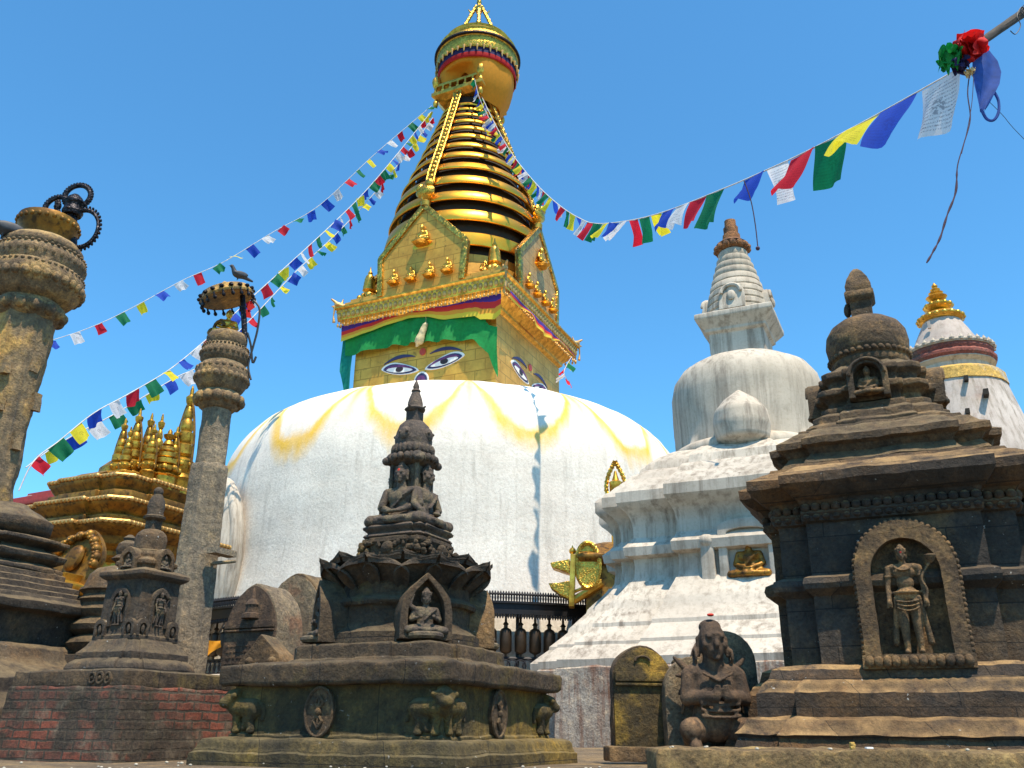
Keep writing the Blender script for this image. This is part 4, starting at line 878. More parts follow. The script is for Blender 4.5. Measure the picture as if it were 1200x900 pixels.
RT = redent((.55,.82), .10)
b = MB(); b.tier([(.255,1.19),(.275,1.215),(.27,1.235),(.25,1.245),(.25,1.32),(.265,1.335),(.26,1.36),(.23,1.37)], RT)
random.seed(5)
for k in range(4):
    for i in range(26): b.ball((rnd(-.23,.23), -.25+.03*abs(rnd(-1,1))*0, rnd(1.245,1.33)), (rnd(.012,.03), .022, rnd(.012,.026)), 7, 5, RZ(k*math.pi/2))
    b.ball((.0,-.26,1.29), (.05,.03,.045), 10, 7, RZ(k*math.pi/2))
b.build('carved_tier', M['soot'], ch, dense=.05, rough=.006, rscale=9, smooth=50)
b = MB(); b.tier([(.225,1.365),(.24,1.38),(.235,1.39),(.215,1.40),(.22,1.415),(.24,1.425),(.245,1.44),(.225,1.455)], redent((.7,.9),.06)); b.build('throne', M['statue'], ch, dense=.045, rough=.004, smooth=60)
b = MB(); b.tier([(.10,1.44),(.095,1.7),(.10,1.90)]); 
for k in range(4): b.tube([RZ(k*math.pi/2) @ Vector((.102,-.102,1.45)), RZ(k*math.pi/2) @ Vector((.1,-.1,1.9))], .016, 6)
b.build('core', M['statue'], ch)
for k in range(4):
    f = fig('seated_buddha', ME_SEAT if k != 1 else ME_SEAT2, M['statue'], ch, (0,0,0), .43); f.matrix_local = RZ(k*math.pi/2) @ TR(0,-.125,1.45) @ Matrix.Diagonal((.50,.40,.455,1))
    if k == 0: MB().ball((0,-.118,.845), (.022,.012,.035), 8, 6).build('vermilion_smear', M['vermilion'], f)
b = MB(); b.tier([(.10,1.89),(.14,1.91),(.155,1.925),(.155,1.95),(.14,1.975),(.13,1.985)], redent((.55,.85),.08))
for i in range(20): a = 2*math.pi*i/20; b.ball((.165*math.cos(a), .165*math.sin(a), 1.945), (.026,.026,.03), 8, 6)
for k in range(4): b.ball((.13,-.13,1.925), (.035,.035,.03), 8, 6, RZ(k*math.pi/2))
b.build('canopy', M['statue'], ch, dense=.04, rough=.004, smooth=60)
b = MB(); b.lathe([(.12,1.96),(.14,1.985),(.15,2.01),(.145,2.035),(.13,2.05),(.13,2.06),(.135,2.09),(.125,2.15),(.105,2.20),(.07,2.235),(.05,2.24)], 40)
for i in range(26): a = 2*math.pi*i/26; b.ball((.14*math.cos(a), .14*math.sin(a), 2.01), (.018,.018,.04), 6, 5)
for k in range(4): b.ball((0,-.115,2.12), (.05,.035,.055), 10, 8, RZ(k*math.pi/2)); b.ball((.028,-.14,2.13), .012, 6, 5, RZ(k*math.pi/2)); b.ball((-.028,-.14,2.13), .012, 6, 5, RZ(k*math.pi/2))
b.build('dome', M['statue'], ch, dense=.03, rough=.004, rscale=8, smooth=70)
b = MB(); b.tier([(.045,2.22),(.045,2.315),(.05,2.32)]); b.lathe([(.05,2.31),(.072,2.325),(.075,2.335),(.06,2.345),(.055,2.36),(.055,2.38),(.045,2.42),(.03,2.46),(.028,2.47),(.035,2.475),(.03,2.485),(.02,2.49),(.024,2.51),(.015,2.535),(.004,2.56)], 20)
for q in range(4): b.cap((.06,0,2.33), (.085,0,2.345), .012, .006, 6, RZ(q*math.pi/2))
b.build('finial', M['statue'], ch, smooth=40)
# ------------------------------------------------------------------ brick-based chaitya, left foreground
lc = (-2.62, 6.39); lch = thing('brick_chaitya', "small dark chaitya with niche figures on a sooty red brick base at left foreground", 'chaitya', (lc[0], lc[1], 0), YAW)
b = MB(); b.tier([(.56,-.06),(.545,.1),(.525,.25),(.51,.42)]); b.build('brick_base', M['brick'], lch, dense=.06, rough=.013, rscale=6, bevel=.012, smooth=60)
b = MB(); b.tier([(.50,.41),(.505,.43),(.50,.51),(.48,.52),(.3,.53)])
for i in range(3):
    T = TR(.36-.065*i,-.505,.465); b.tube([T @ Vector((.025*math.cos(a), 0, .03*math.sin(a))) for a in [2*math.pi*k/12 for k in range(12)]], .010, 6, True); b.ball((0,0,0), .014, 6, 5, T)
b.build('cap_slab', M['soot'], lch, dense=.05, rough=.008, rscale=6, bevel=.012, smooth=60)
b = MB(); b.tier([(.325,.52),(.33,.54),(.32,.57),(.305,.585),(.285,.60),(.28,.605)], redent((.6,.86),.06)); b.tier([(.27,.60),(.27,.645),(.255,.66),(.23,.69),(.215,.715),(.20,.735)], redent((.7,.95),.04)); b.build('steps', M['black'], lch, dense=.05, rough=.006, rscale=7, bevel=.008, smooth=50)
b = MB(); b.tier([(.20,.73),(.20,.76),(.185,.765),(.178,.78),(.172,1.12),(.178,1.145)]); box = b.build('shrine_box', M['black'], lch, dense=.05, rough=.003, bevel=.006)
for k in range(4):
    T = RZ(k*math.pi/2) @ TR(0,-.176,.82); b = MB(); frame_arch(b, .085, .27, .062, .235, -.016, .02, .2, 0, T); o = b.build('niche', M['black'], box, bevel=.003)
    f = fig('deity_relief', ME_STAND, M['statue'], o, (0,0,0), .23); f.matrix_local = T @ TR(0,-.012,.005) @ Matrix.Diagonal((.27,.25,.235,1))
    for q in (-1, 1):
        T2 = RZ(k*math.pi/2) @ TR(q*.135,-.185,.755); b = MB(); frame_arch(b, .05, .115, .03, .085, -.02, .02, 0, 0, T2); b.prism(arch_pts(.032,.09), .0, .01, T2); b.ball((0,-.012,.045), (.014,.012,.03), 8, 6, T2); b.build('small_niche', M['black'], box, bevel=.003)
b = MB(); b.tier([(.175,1.135),(.20,1.15),(.215,1.165),(.215,1.19),(.19,1.205),(.17,1.215)]); b.tier([(.15,1.205),(.15,1.24),(.165,1.25),(.165,1.275),(.14,1.29),(.13,1.30),(.135,1.32),(.12,1.345)], redent((.6,.85),.08)); b.build('cornice', M['black'], lch, dense=.05, rough=.004, bevel=.006)
for k in range(4):
    T = RZ(k*math.pi/2) @ TR(0,-.165,1.205); b = MB(); frame_arch(b, .075, .165, .048, .125, -.02, .06, .25, 0, T); b.prism(arch_pts(.05,.13,12,.25), .0, .04, T); o = b.build('niche', M['black'], lch, bevel=.004)
    f = fig('seated_buddha', ME_SMALLSEAT, M['statue'], o, (0,0,0), .1); f.matrix_local = T @ TR(0,-.005,.012) @ Matrix.Scale(.105, 4)
b = MB(); b.lathe([(.115,1.335),(.12,1.355),(.105,1.365),(.108,1.40),(.112,1.45),(.10,1.485),(.075,1.51),(.05,1.52)], 40); b.build('dome', M['black'], lch, smooth=60)
b = MB(); b.tier([(.04,1.51),(.04,1.585)]); b.lathe([(.04,1.58),(.075,1.60),(.078,1.615),(.06,1.625),(.055,1.65),(.062,1.69),(.055,1.735),(.035,1.775),(.028,1.785),(.035,1.80),(.03,1.825),(.012,1.84)], 24); b.build('finial', M['black'], lch, smooth=40)
# small chaitya behind it
p = at(131, 760, 7.7); scx = thing('ribbed_chaitya', "dark ribbed chaitya with bell dome, half hidden behind the brick-based chaitya", 'chaitya', (p.x, p.y, 0), YAW)
def zz(py): return at(131, py, 7.7).z
b = MB(); b.tier([(.42,0),(.42,.3),(.38,.34),(.38,zz(770))]); b.build('base', M['black'], scx, dense=.08, rough=.008, bevel=.01)
b = MB(); b.lathe([(.26,zz(775)),(.34,zz(765)),(.38,zz(757)),(.34,zz(750)),(.29,zz(747)),(.36,zz(742)),(.37,zz(736)),(.32,zz(730)),(.30,zz(727)),(.33,zz(722)),(.34,zz(718)),(.31,zz(714)),(.30,zz(710)),(.33,zz(706)),(.29,zz(700)),(.30,zz(697)),(.33,zz(695)),(.32,zz(692))], 40); b.build('mouldings', M['brownstone'], scx, dense=.06, rough=.006)
b = MB(); b.lathe([(.31,zz(693)),(.30,zz(690)),(.285,zz(684)),(.27,zz(676)),(.22,zz(669)),(.12,zz(665)),(.08,zz(664))], 40); b.build('dome', M['black'], scx, smooth=70)
b = MB(); b.tier([(.06,zz(666)),(.06,zz(657))]); b.lathe([(.09,zz(659)),(.125,zz(656)),(.10,zz(653)),(.085,zz(651)),(.10,zz(645)),(.085,zz(638)),(.045,zz(634)),(.055,zz(631)),(.02,zz(627))], 24); b.build('finial', M['black'], scx)
# big dark plinth chaitya at the left edge
bx = at(-16, 700, 7.4); bp = thing('stepped_plinth', "massive black stepped stone plinth under the tall pillar, cut by the left edge", 'plinth', (bx.x, bx.y, 0), YAW)
def zb(py): return at(70, py, 7.2).z
RB = redent((.7,.92), .05)
b = MB(); b.tier([(k_*1.22, z_) for k_, z_ in [(.95,0),(.95,zb(832)),(.92,zb(826)),(.88,zb(815)),(.88,zb(800)),(.80,zb(795)),(.74,zb(788)),(.60,zb(778)),(.56,zb(770)),(.545,zb(760)),(.50,zb(755))]], RB); b.build('steps', M['black'], bp, dense=.07, rough=.012, rscale=5, bevel=.012, smooth=50)
b = MB(); b.tier([(k_*1.25, z_) for k_, z_ in [(.46,zb(756)),(.48,zb(720)),(.56,zb(717)),(.57,zb(708)),(.53,zb(704)),(.52,zb(699)),(.46,zb(697)),(.46,zb(692)),(.42,zb(690)),(.42,zb(684)),(.38,zb(682)),(.38,zb(676)),(.34,zb(674)),(.34,zb(668)),(.30,zb(664))]], RB); b.build('body', M['black'], bp, dense=.06, rough=.009, rscale=5, bevel=.008, smooth=35)
b = MB(); b.tier([(k_*1.25, z_) for k_, z_ in [(.34,zb(667)),(.34,zb(662)),(.28,zb(657)),(.34,zb(652)),(.35,zb(646)),(.28,zb(641)),(.26,zb(638)),(.35,zb(633)),(.35,zb(629)),(.24,zb(624))]], redent((.6,.85),.08)); b.build('neck_mouldings', M['black'], bp, dense=.05, rough=.007, rscale=6, bevel=.01, smooth=50)
T = TR(.05,-.45,zb(660)); b = MB(); frame_arch(b, .15, .34, .10, .27, -.04, .1, 0, 0, T); b.prism(arch_pts(.11,.28), .02, .08, T); b.ball((0,0,.1), (.06,.04,.1), 10, 8, T); b.build('niche', M['niche_frame'], bp, bevel=.008, dense=.05, rough=.004)
b = MB(); b.lathe([(.28,zb(626)),(.38,zb(618)),(.39,zb(606)),(.28,zb(596)),(.20,zb(590)),(.17,zb(586))], 40); b.build('cushion', M['black'], bp, dense=.06, rough=.006, smooth=70)
PB = Vector((bx.x-.19, bx.y, zb(588)))
# tall pillar on it, leaning with its own age
def petal_ring(mb, r, z, n, s, T=None, drop=0):
    for i in range(n):
        a = 2*math.pi*i/n; mb.ball((r*math.cos(a), r*math.sin(a), z), (s[0], s[0], s[1]), 8, 6, T)
tp = thing('carved_pillar', "thick carved stone pillar with lotus capital and ringed bronze image, leaning at the left edge", 'pillar', tuple(PB), YAW)
W_ = lambda px, py: (RZ(-YAW) @ (at(px, py, 7.5)-PB))
zt = lambda py: at(40, py, 7.4).z-PB.z
OCT = lambda h: [(h*1.08*math.cos(R_(22.5+45*i)), h*1.08*math.sin(R_(22.5+45*i))) for i in range(8)]
b = MB(); b.tier([(.19,-.02),(.19,zt(500)),(.20,zt(470)),(.215,zt(440)),(.23,zt(420)),(.235,zt(372))], OCT)
for z_, px_ in ((zt(520),.0),(zt(470),.1),(zt(430),.0)): b.box((.2,.02+px_,z_), (.06,.08,.16)); b.box((.12,-.19+px_*.3,z_-.1), (.1,.05,.12))
b.build('shaft', M['pillar'], tp, dense=.05, rough=.014, rscale=6, smooth=60)
b = MB(); b.lathe([(.23,zt(378)),(.27,zt(374)),(.30,zt(368)),(.28,zt(360)),(.26,zt(357)),(.33,zt(353)),(.40,zt(343)),(.425,zt(333)),(.40,zt(324)),(.375,zt(321)),(.39,zt(317)),(.405,zt(310)),(.385,zt(304)),(.34,zt(301)),(.36,zt(298)),(.355,zt(293)),(.31,zt(288)),(.24,zt(284)),(.18,zt(282))], 56)
petal_ring(b, .275, zt(368), 14, (.062,.06)); petal_ring(b, .405, zt(338), 30, (.04,.05)); petal_ring(b, .40, zt(325), 46, (.02,.018)); petal_ring(b, .385, zt(311), 34, (.026,.04)); petal_ring(b, .385, zt(303), 44, (.018,.014))
cap_ = b.build('capital', M['capital'], tp, dense=.05, rough=.006, rscale=8, smooth=60)
b = MB(); b.lathe([(.20,zt(286)),(.22,zt(276)),(.265,zt(270)),(.28,zt(264)),(.27,zt(260)),(.2,zt(258)),(.1,zt(257))], 32); petal_ring(b, .27, zt(266), 26, (.022,.026)); b.build('lotus_dish', M['gold_old'], tp)
b = MB(); T = TR(.03,0,zt(264)); s_ = 0.5
im = seated('lap', 2); o = put('bronze_image', remesh(im, .018, 2), M['bronze'], tp, smooth=180); o.matrix_local = TR(*W_(62,270)) @ RZ(-.5) @ Matrix.Diagonal((.30,.28,.34,1))
def ring(c, r, rad, tilt=0):
    P = [Vector((c[0]+r*math.cos(a), c[1], c[2]+r*math.sin(a))) for a in [2*math.pi*i/32 for i in range(32)]]
    rg = MB(); rg.tube(P, rad, 8, True)
    for i in range(32): rg.ball(P[i]+(P[i]-Vector(c))*.16, rad*.7, 6, 5)
    return rg
cA, cB, cC = W_(91,232), W_(73,252), W_(94,268)
for c_, r in ((W_(91,230),.125),(W_(68,244),.125),(W_(96,268),.21)):
    rr = ring((0,0,0), r, .024); rr.build('flame_ring', M['bronze'], tp, loc=c_, rotz=-YAW).scale = (.75 if r > .15 else 1, 1, 1)
b = MB(); b.tube([W_(76,296), W_(86,238)], [.035,.03], 6); b.build('prop_post', M['brownstone'], tp)
b = MB(); b.lathe([(.085,0),(.10,.04),(.08,.1),(.1,.15),(.07,.2),(.03,.24)], 16, M=TR(*W_(84,253))); b.tube([W_(84,292), W_(84,250)], .05, 8); b.build('bronze_crown', M['bronze'], tp)
pigeon('pigeon', "dark pigeon perched on the capital of the thick pillar at the left edge", (PB.x-.22, PB.y-.30, PB.z+zt(298)), -.9, 1.1)
# slim pillar
PS = Vector((at(232, 760, 9).x-.13, 9.0, 0)); yaw2 = YAW
sp = thing('slim_pillar', "slim grey stone pillar with lotus capital and gilded image under a snake-edged parasol", 'pillar', tuple(PS), yaw2)
zs = lambda py: at(258, py, 9).z
b = MB(); b.tier([(.30,0),(.30,.5),(.22,.6),(.205,zs(690)),(.195,zs(620)),(.185,zs(550)),(.17,zs(546))], OCT); b.tier([(.155,zs(548)),(.15,zs(500)),(.158,zs(470))], lambda h: [(h*math.cos(2*math.pi*i/16), h*math.sin(2*math.pi*i/16)) for i in range(16)])
b.build('shaft', M['granite'], sp, dense=.06, rough=.007, rscale=6, smooth=40, bevel=.006)
b = MB(); b.lathe([(.16,zs(482)),(.20,zs(478)),(.235,zs(472)),(.24,zs(466)),(.2,zs(461)),(.24,zs(457)),(.285,zs(448)),(.285,zs(438)),(.25,zs(431)),(.225,zs(428)),(.255,zs(424)),(.26,zs(415)),(.235,zs(410)),(.20,zs(407)),(.215,zs(404)),(.22,zs(398)),(.19,zs(393)),(.1,zs(390))], 56)
petal_ring(b, .225, zs(470), 14, (.055,.065)); petal_ring(b, .27, zs(446), 24, (.034,.04)); petal_ring(b, .265, zs(436), 24, (.03,.03)); petal_ring(b, .25, zs(418), 26, (.025,.035)); petal_ring(b, .245, zs(410), 36, (.014,.012))
b.build('capital', M['capital'], sp, dense=.05, rough=.005, rscale=9, smooth=60)
b = MB(); b.box((.32,0,zs(650)), (.12,.3,.06)); b.cap((.2,0,zs(662)), (.5,0,zs(662)), .02, .015); b.build('bracket', M['granite'], sp)
im = seated('lap', 1); o = put('gilded_image', remesh(im, .02, 2), M['gold'], sp, smooth=180); o.matrix_local = TR(-.02,0,zs(393)) @ RZ(.9) @ Matrix.Diagonal((.34,.34,.32,1))
b = MB(); b.ball((-.14,-.06,zs(390)), (.09,.08,.06), 10, 8); b.tube([(-.05+.07*math.cos(a),-.1,zs(386)+.07*math.sin(a)) for a in [i*.5 for i in range(13)]], .02, 6); b.build('coiled_beast', M['gold_old'], sp)
WS = lambda px, py: RZ(-yaw2) @ (at(px, py, 9)-PS)
b = MB(); b.tube([WS(287,400), WS(286,375), WS(284,345)], [.03,.032,.03], 8); b.build('parasol_post', M['bronze'], sp)
ctr = WS(266,349); b = MB(); Tc = TR(*ctr) @ Matrix.Rotation(R_(-13), 4, 'Y') @ Matrix.Rotation(R_(14), 4, 'X') @ Matrix.Diagonal((1,1,.75,1))
b.lathe([(.29,-.03),(.30,.0),(.28,.06),(.27,.10),(.25,.105),(.05,.12)], 40, M=Tc); b.lathe([(.06,.11),(.08,.14),(.05,.19),(.01,.23)], 14, M=Tc @ TR(.05,-.05,0)); par = b.build('parasol', M['pillar'], sp, smooth=40)
b = MB()
for i in range(18):
    a = 2*math.pi*i/18; pz_ = Vector((.29*math.cos(a), .29*math.sin(a), -.02)); b.cap(pz_, pz_+Vector((0,0,-.05)), .012, .012, 6, Tc); b.ball(pz_+Vector((0,0,-.075)), (.022,.022,.035), 8, 6, Tc); b.ball((.298*math.cos(a), .298*math.sin(a), .04), (.03,.03,.03), 6, 5, Tc)
b.build('hanging_beads', M['bronze'], par)
b = MB(); b.tube(catmull([WS(297,352), WS(304,362), WS(302,385), WS(297,405), WS(291,428), WS(294,445)], 8), .012, 6); b.tube(catmull([WS(290,390), WS(294,405), WS(296,425), WS(300,418)], 5), .012, 6); tag(b.build('cable', M['cable'], None, PS, yaw2), "black cable looping down from the parasol of the slim pillar", 'cable')
b = MB(); b.add([WS(288,355), WS(294,352), WS(299,360), WS(291,366)], [(0,1,2,3)]); b.add([WS(287,362), WS(293,364), WS(295,373), WS(289,372)], [(0,1,2,3)]); tag(b.build('ribbon', M['red_cloth'], None, PS, yaw2), "scrap of red cloth tied to the parasol post on the slim pillar", 'ribbon')
pigeon('pigeon', "dark pigeon standing on the snake-edged parasol of the slim pillar", at(279, 328, 9.0), -.9, .72)

# ------------------------------------------------------------------ gilded temple on the left
gy = 15.0; corner = at(140, 577, gy); hwT = 1.45; cx = corner.x-(hwT*math.cos(YAW)+hwT*math.sin(YAW)); cy = corner.y-(hwT*math.sin(YAW)-hwT*math.cos(YAW))
gt = thing('gilded_temple', "gilded temple with tiered eaves and a cluster of golden pinnacles behind the left pillars", 'temple', (cx, cy, 0), YAW)
def zc(h, py):
    yc = cy+h*math.sin(YAW)-h*math.cos(YAW); return at(139, py, yc).z
zg = lambda py: zc(1.3, py)
RG = redent((.42,.74), .07)
def gtier(name, pr, mat, par=gt, **k): b = MB(); b.tier([(h_, zc(pr[-2][0] if len(pr) > 3 else h_, py)) for h_, py in pr], RG); return b.build(name, M[mat], par, bevel=.015, smooth=45, **k)
gtier('wall', [(1.1,700+300),(1.1,655),(1.12,640)], 'gold_carve')
gtier('eave', [(1.12,647),(1.25,640),(1.25,634),(1.42,628),(1.44,618),(1.62,612),(1.68,609),(1.70,603),(1.4,600)], 'gold_old')
gtier('eave', [(1.36,603),(1.38,596),(1.30,594),(1.42,586),(1.46,582),(1.47,576),(1.2,573)], 'gold_old')
gtier('eave', [(1.16,577),(1.16,569),(1.06,567),(1.14,560),(1.17,556),(1.17,550),(.9,547)], 'gold_old')
for hw_, py in ((1.71,604),(1.48,577.5),(1.18,551.5)):
    b = MB(); P = RG(hw_); zz_ = zc(hw_, py); b.tube([(x, y, zz_) for x, y in P], .035, 6, True)
    for (x1, y1), (x2, y2) in zip(P, P[1:]+P[:1]):
        m = max(1, int(math.hypot(x2-x1, y2-y1)/.09))
        for i in range(m): t = i/m; b.ball((x1+(x2-x1)*t, y1+(y2-y1)*t, zz_-.01), .042, 6, 5)
    b.build('eave_edge', M['gold_edge'], gt)
b = MB(); P = RG(1.27)
for (x1, y1), (x2, y2) in zip(P, P[1:]+P[:1]):
    m = max(1, int(math.hypot(x2-x1, y2-y1)/.10))
    for i in range(m):
        t = (i+.5)/m; b.box((x1+(x2-x1)*t, y1+(y2-y1)*t, zc(1.27, 637)), (.05,.05,.09))
b.build('dentils', M['gold_edge'], gt)
zr = zc(1.17, 549); b = MB(); b.tier([(.9,zr-.02),(.95,zr+.08),(.85,zr+.14),(.6,zr+.2)], RG); b.lathe([(.62,zr+.1),(.6,zr+.35),(.45,zr+.5),(.2,zr+.56)], 32); roof = b.build('roof', M['gold_mid'], gt)
def pinn(px, pyb, pyt, Y, r, name='pinnacle', ring=True):
    Y += .85; pb = at(px, pyb, Y); pt = at(px, pyt, Y); pb.z = zr+.12; H_ = pt.z-pb.z; c0 = RZ(-YAW) @ (pb-Vector((cx, cy, 0))); b = MB(); T = TR(*c0)
    b.lathe([(r*.9,-.25),(r,0),(r*1.15,.03*H_),(r*.85,.08*H_),(r*1.1,.12*H_),(r*1.15,.2*H_),(r*.7,.24*H_),(r*.95,.27*H_),(r*.95,.36*H_),(r*.65,.38*H_),(r*.8,.41*H_),(r*.78,.49*H_),(r*.5,.51*H_),(r*.62,.54*H_),(r*.58,.61*H_),(r*.36,.64*H_),(r*.45,.67*H_),(r*.3,.75*H_),(r*.2,.77*H_),(r*.42,.82*H_),(r*.48,.87*H_),(r*.2,.9*H_),(r*.18,.95*H_),(.01,H_)], 20, M=T)
    for q in range(8): a = q*math.pi/4; b.ball((r*1.05*math.cos(a), r*1.05*math.sin(a), .16*H_), r*.3, 6, 5, T)
    o = b.build(name, M['gold_mid'], gt, smooth=40)
    if ring:
        f_ = MB()
        for q in (-1, 1): f_.tube(catmull([Vector(c0)+Vector((q*r*1.25,0,.1*H_)), Vector(c0)+Vector((q*r*1.1,0,.45*H_)), Vector(c0)+Vector((q*r*.5,0,.75*H_)), Vector(c0)+Vector((0,0,.84*H_))], 5), r*.12, 6)
        f_.build('pinnacle_frame', M['gold_old'], o)
for px, pb_, pt_, Y, r in ((139,541,490,15.6,.14),(155,539,479,15.5,.165),(170,538,484,15.7,.155),(184,530,485,16.2,.15),(195,536,503,15.6,.24)): pinn(px, pb_, pt_, Y, r, ring=px < 175)
pinn(177, 530, 497, 15.3, .13); pinn(149, 530, 500, 15.3, .11, ring=False); pinn(203, 538, 500, 15.7, .13)
pinn(213, 541, 452, 15.9, .21)
tc = at(73, 690, 12.6); tz = lambda py: at(73, py, 12.6).z
to = thing('gilded_torana', "dark gilded arched fan carved with heads, leaning beside the gilded temple wall", 'torana', (tc.x, tc.y, 0), R_(-18))
b = MB(); b.box((0,.1,tz(700)/2), (.7,.5,tz(700))); b.build('stand', M['gold_old'], to)
b = MB(); b.tier([(.28,tz(703)),(.40,tz(694)),(.42,tz(688)),(.30,tz(684)),(.34,tz(676)),(.2,tz(674))]); b.ball((.2,-.3,tz(697)), (.14,.1,.1), 10, 8); b.build('seat', M['gold'], to, bevel=.02)
HT = tz(616)-tz(686); T = TR(0,0,tz(686)) @ Matrix.Rotation(R_(18), 4, 'Y') @ Matrix.Rotation(R_(-12), 4, 'X'); P = arch_pts(.40, HT, 16, .35)
b = MB(); b.prism(P, -.05, .05, T); fan = b.build('fan', M['gold_old'], to)
for i, (x, z) in enumerate(P): b = MB(); b.ball((x*.86, -.08, z*.9), .07 if i % 2 else .05, 10, 8, T); b.ball((x*.86, -.13, z*.9-.02), .03, 8, 6, T); b.build('head_boss', M['gold_old'], fan)
b = MB()
b.ball((0,-.1,HT*.45), (.14,.08,.2), 10, 8, T); b.build('centre_boss', M['gold_old'], fan)
# yellow building behind it
by = thing('yellow_building', "yellow plastered building with red roof edge glimpsed behind the gilded temple", 'building', (at(70, 600, 24).x-.6, 25.5, 0), R_(-28))
zy = lambda py: at(70, py, 24).z
b = MB(); b.box((0,0,zy(596)/2), (5.2,3,zy(596))); wl = b.build('wall', M['ywall'], by)
b = MB(); b.box((0,0,zy(592)), (5.7,3.5,.14)); b.box((0,0,zy(588)), (5.5,3.3,.2)); b.box((.9,.3,zy(577)), (3.0,2.4,.4)); b.build('roof', M['rroof'], by, bevel=.02)
b = MB(); frame_arch(b, .35, 1.1, .25, .95, -.06, .05, 0, 0, TR(.55,-1.52,zy(628))); w_ = b.build('window', M['white'], by); MB().prism(arch_pts(.25,.95), -.01, .0, TR(.55,-1.53,zy(628))).build('pane', M['dark'], w_)
# ------------------------------------------------------------------ white temple tower far right
sx = at(1120, 470, 18); tx = thing('white_temple', "whitewashed curved temple tower with red and yellow bands and gilded finial at far right", 'temple', (sx.x, sx.y, 0), YAW)
z8 = lambda py: at(1112, py, 18).z
RK = lambda h: [(h*(1+.012*(i % 2))*math.cos(2*math.pi*i/32), h*(1+.012*(i % 2))*math.sin(2*math.pi*i/32)) for i in range(32)]
prk = [(1.75,0),(1.58,z8(600)),(1.42,z8(545)),(1.24,z8(505)),(1.08,z8(470)),(.99,z8(450)),(.97,z8(446))]
b = MB(); b.tier(prk, RK)
b.build('tower', M['shikhara'], tx, dense=.3, rough=.012, smooth=50)
b = MB(); b.tier([(1.071,z8(461)),(1.035,z8(448)),(0.918,z8(444))], RK); b.build('yellow_band', M['yellowpaint'], tx, dense=.15, rough=.01)
b = MB(); b.tier([(0.918,z8(447)),(0.828,z8(442)),(0.828,z8(438)),(0.918,z8(434)),(0.900,z8(431))], RK); b.build('grey_moulding', M['white2'], tx)
b = MB(); b.tier([(0.882,z8(435)),(0.954,z8(430)),(0.954,z8(427)),(0.891,z8(424)),(0.918,z8(421)),(0.900,z8(417)),(0.630,z8(415))], RK); rd = b.build('red_cornice', M['redpaint'], tx)
b = MB(); P = RK(.93)
for (x1, y1), (x2, y2) in zip(P, P[1:]+P[:1]):
    m = 1
    for i in range(m): t = (i+.5)/m; b.lathe([(.05,0),(.06,.05),(.03,.09),(.01,.13)], 8, M=TR(x1+(x2-x1)*t, y1+(y2-y1)*t, z8(417)))
b.tube([(x*.97, y*.97, z8(417)+.02) for x, y in P], .05, 6, True); b.build('cresting', M['white2'], rd)
b = MB(); b.lathe([(0.774,z8(420)),(0.720,z8(412)),(0.594,z8(398)),(0.468,z8(386)),(0.378,z8(377))], 20); b.box((-.28,-.55,z8(390)), (.06,.06,.16)); b.build('cap', M['shikhara'], tx, dense=.15, rough=.015)
b = MB(); b.lathe([(.38,z8(380)),(.48,z8(377)),(.50,z8(374)),(.42,z8(371)),(.34,z8(369)),(.14,z8(367)),(.2,z8(365)),(.30,z8(362)),(.31,z8(359)),(.2,z8(356)),(.13,z8(354)),(.2,z8(351)),(.23,z8(349)),(.13,z8(346)),(.16,z8(344)),(.09,z8(342)),(.11,z8(340)),(.05,z8(338)),(.07,z8(336)),(.01,z8(332))], 24)
petal_ring(b, .45, z8(375), 18, (.075,.06)); petal_ring(b, .27, z8(360), 12, (.06,.06)); b.build('gilded_finial', M['gold'], tx, smooth=50)
pigeon('pigeon', "dark pigeon on the ledge of the white temple tower at far right", at(1154, 419, 17.7), 1.9, 2.0)
for (x, z, s, r) in ((.2,z8(466),.05,1.06),(.5,z8(485),.06,1.14),(.1,z8(505),.05,1.24),(-.3,z8(478),.05,1.11)): MB().box((x,-r*.97,z), (s*1.6,.4,s*2)).build('putlog_hole', M['dark'], tx)
# ------------------------------------------------------------------ inscribed slabs and statue
def stele(name, label, px, Y, yaw, w_, h_, t_, mf, ms=None, z0=0, band=None, spr=None, group=None, carve=False):
    p = at(px, 800, Y); e = thing(name, label, 'stele', (p.x, p.y, z0), yaw, group)
    b = MB(); b.prism(arch_pts(w_, h_, 16, 0.12, spr), 0, t_); b.build('slab', ms or mf, e, dense=.06, rough=.010, rscale=6, bevel=.012, smooth=50)
    b = MB(); P = arch_pts(w_*.97, h_*.985, 16, .12, spr*.99 if spr else None); b.prism(P, -.012, .01)
    if band: b.box((0,-.02,band), (w_*1.86,.03,.06)); b.box((0,-.024,band-.05), (w_*1.86,.02,.015))
    if carve:
        b.lathe([(.09,0),(.085,.04),(.06,.05),(.06,.10),(.07,.12),(.045,.16),(.03,.17),(.02,.24),(.005,.27)], 12, M=TR(0,-.008,band+.05))
        for i in range(16):
            z = .12+i*.048
            for j in range(12): b.box((-w_*.78+w_*1.56*j/11+rnd(-.006,.006), -.0135, z), (rnd(.018,.034), .006, rnd(.012,.024)))
    b.build('front_face', mf, e, bevel=.003, smooth=40); return e
random.seed(3)
stele('stele', "round-topped inscribed dark stele leaning behind the brick-based chaitya, pale on its side", 287, 8.0, R_(-27), .30, 1.38, .34, M['stele'], M['stele_side'], 0, 1.02, .95, 'round-topped steles', carve=True)
stele('stele', "thick round-topped tan stele directly behind the inscribed one, left of the central chaitya", 336, 8.9, R_(-30), .36, 1.62, .62, M['stele_side'], M['brownstone'], 0, None, 1.2, 'round-topped steles')
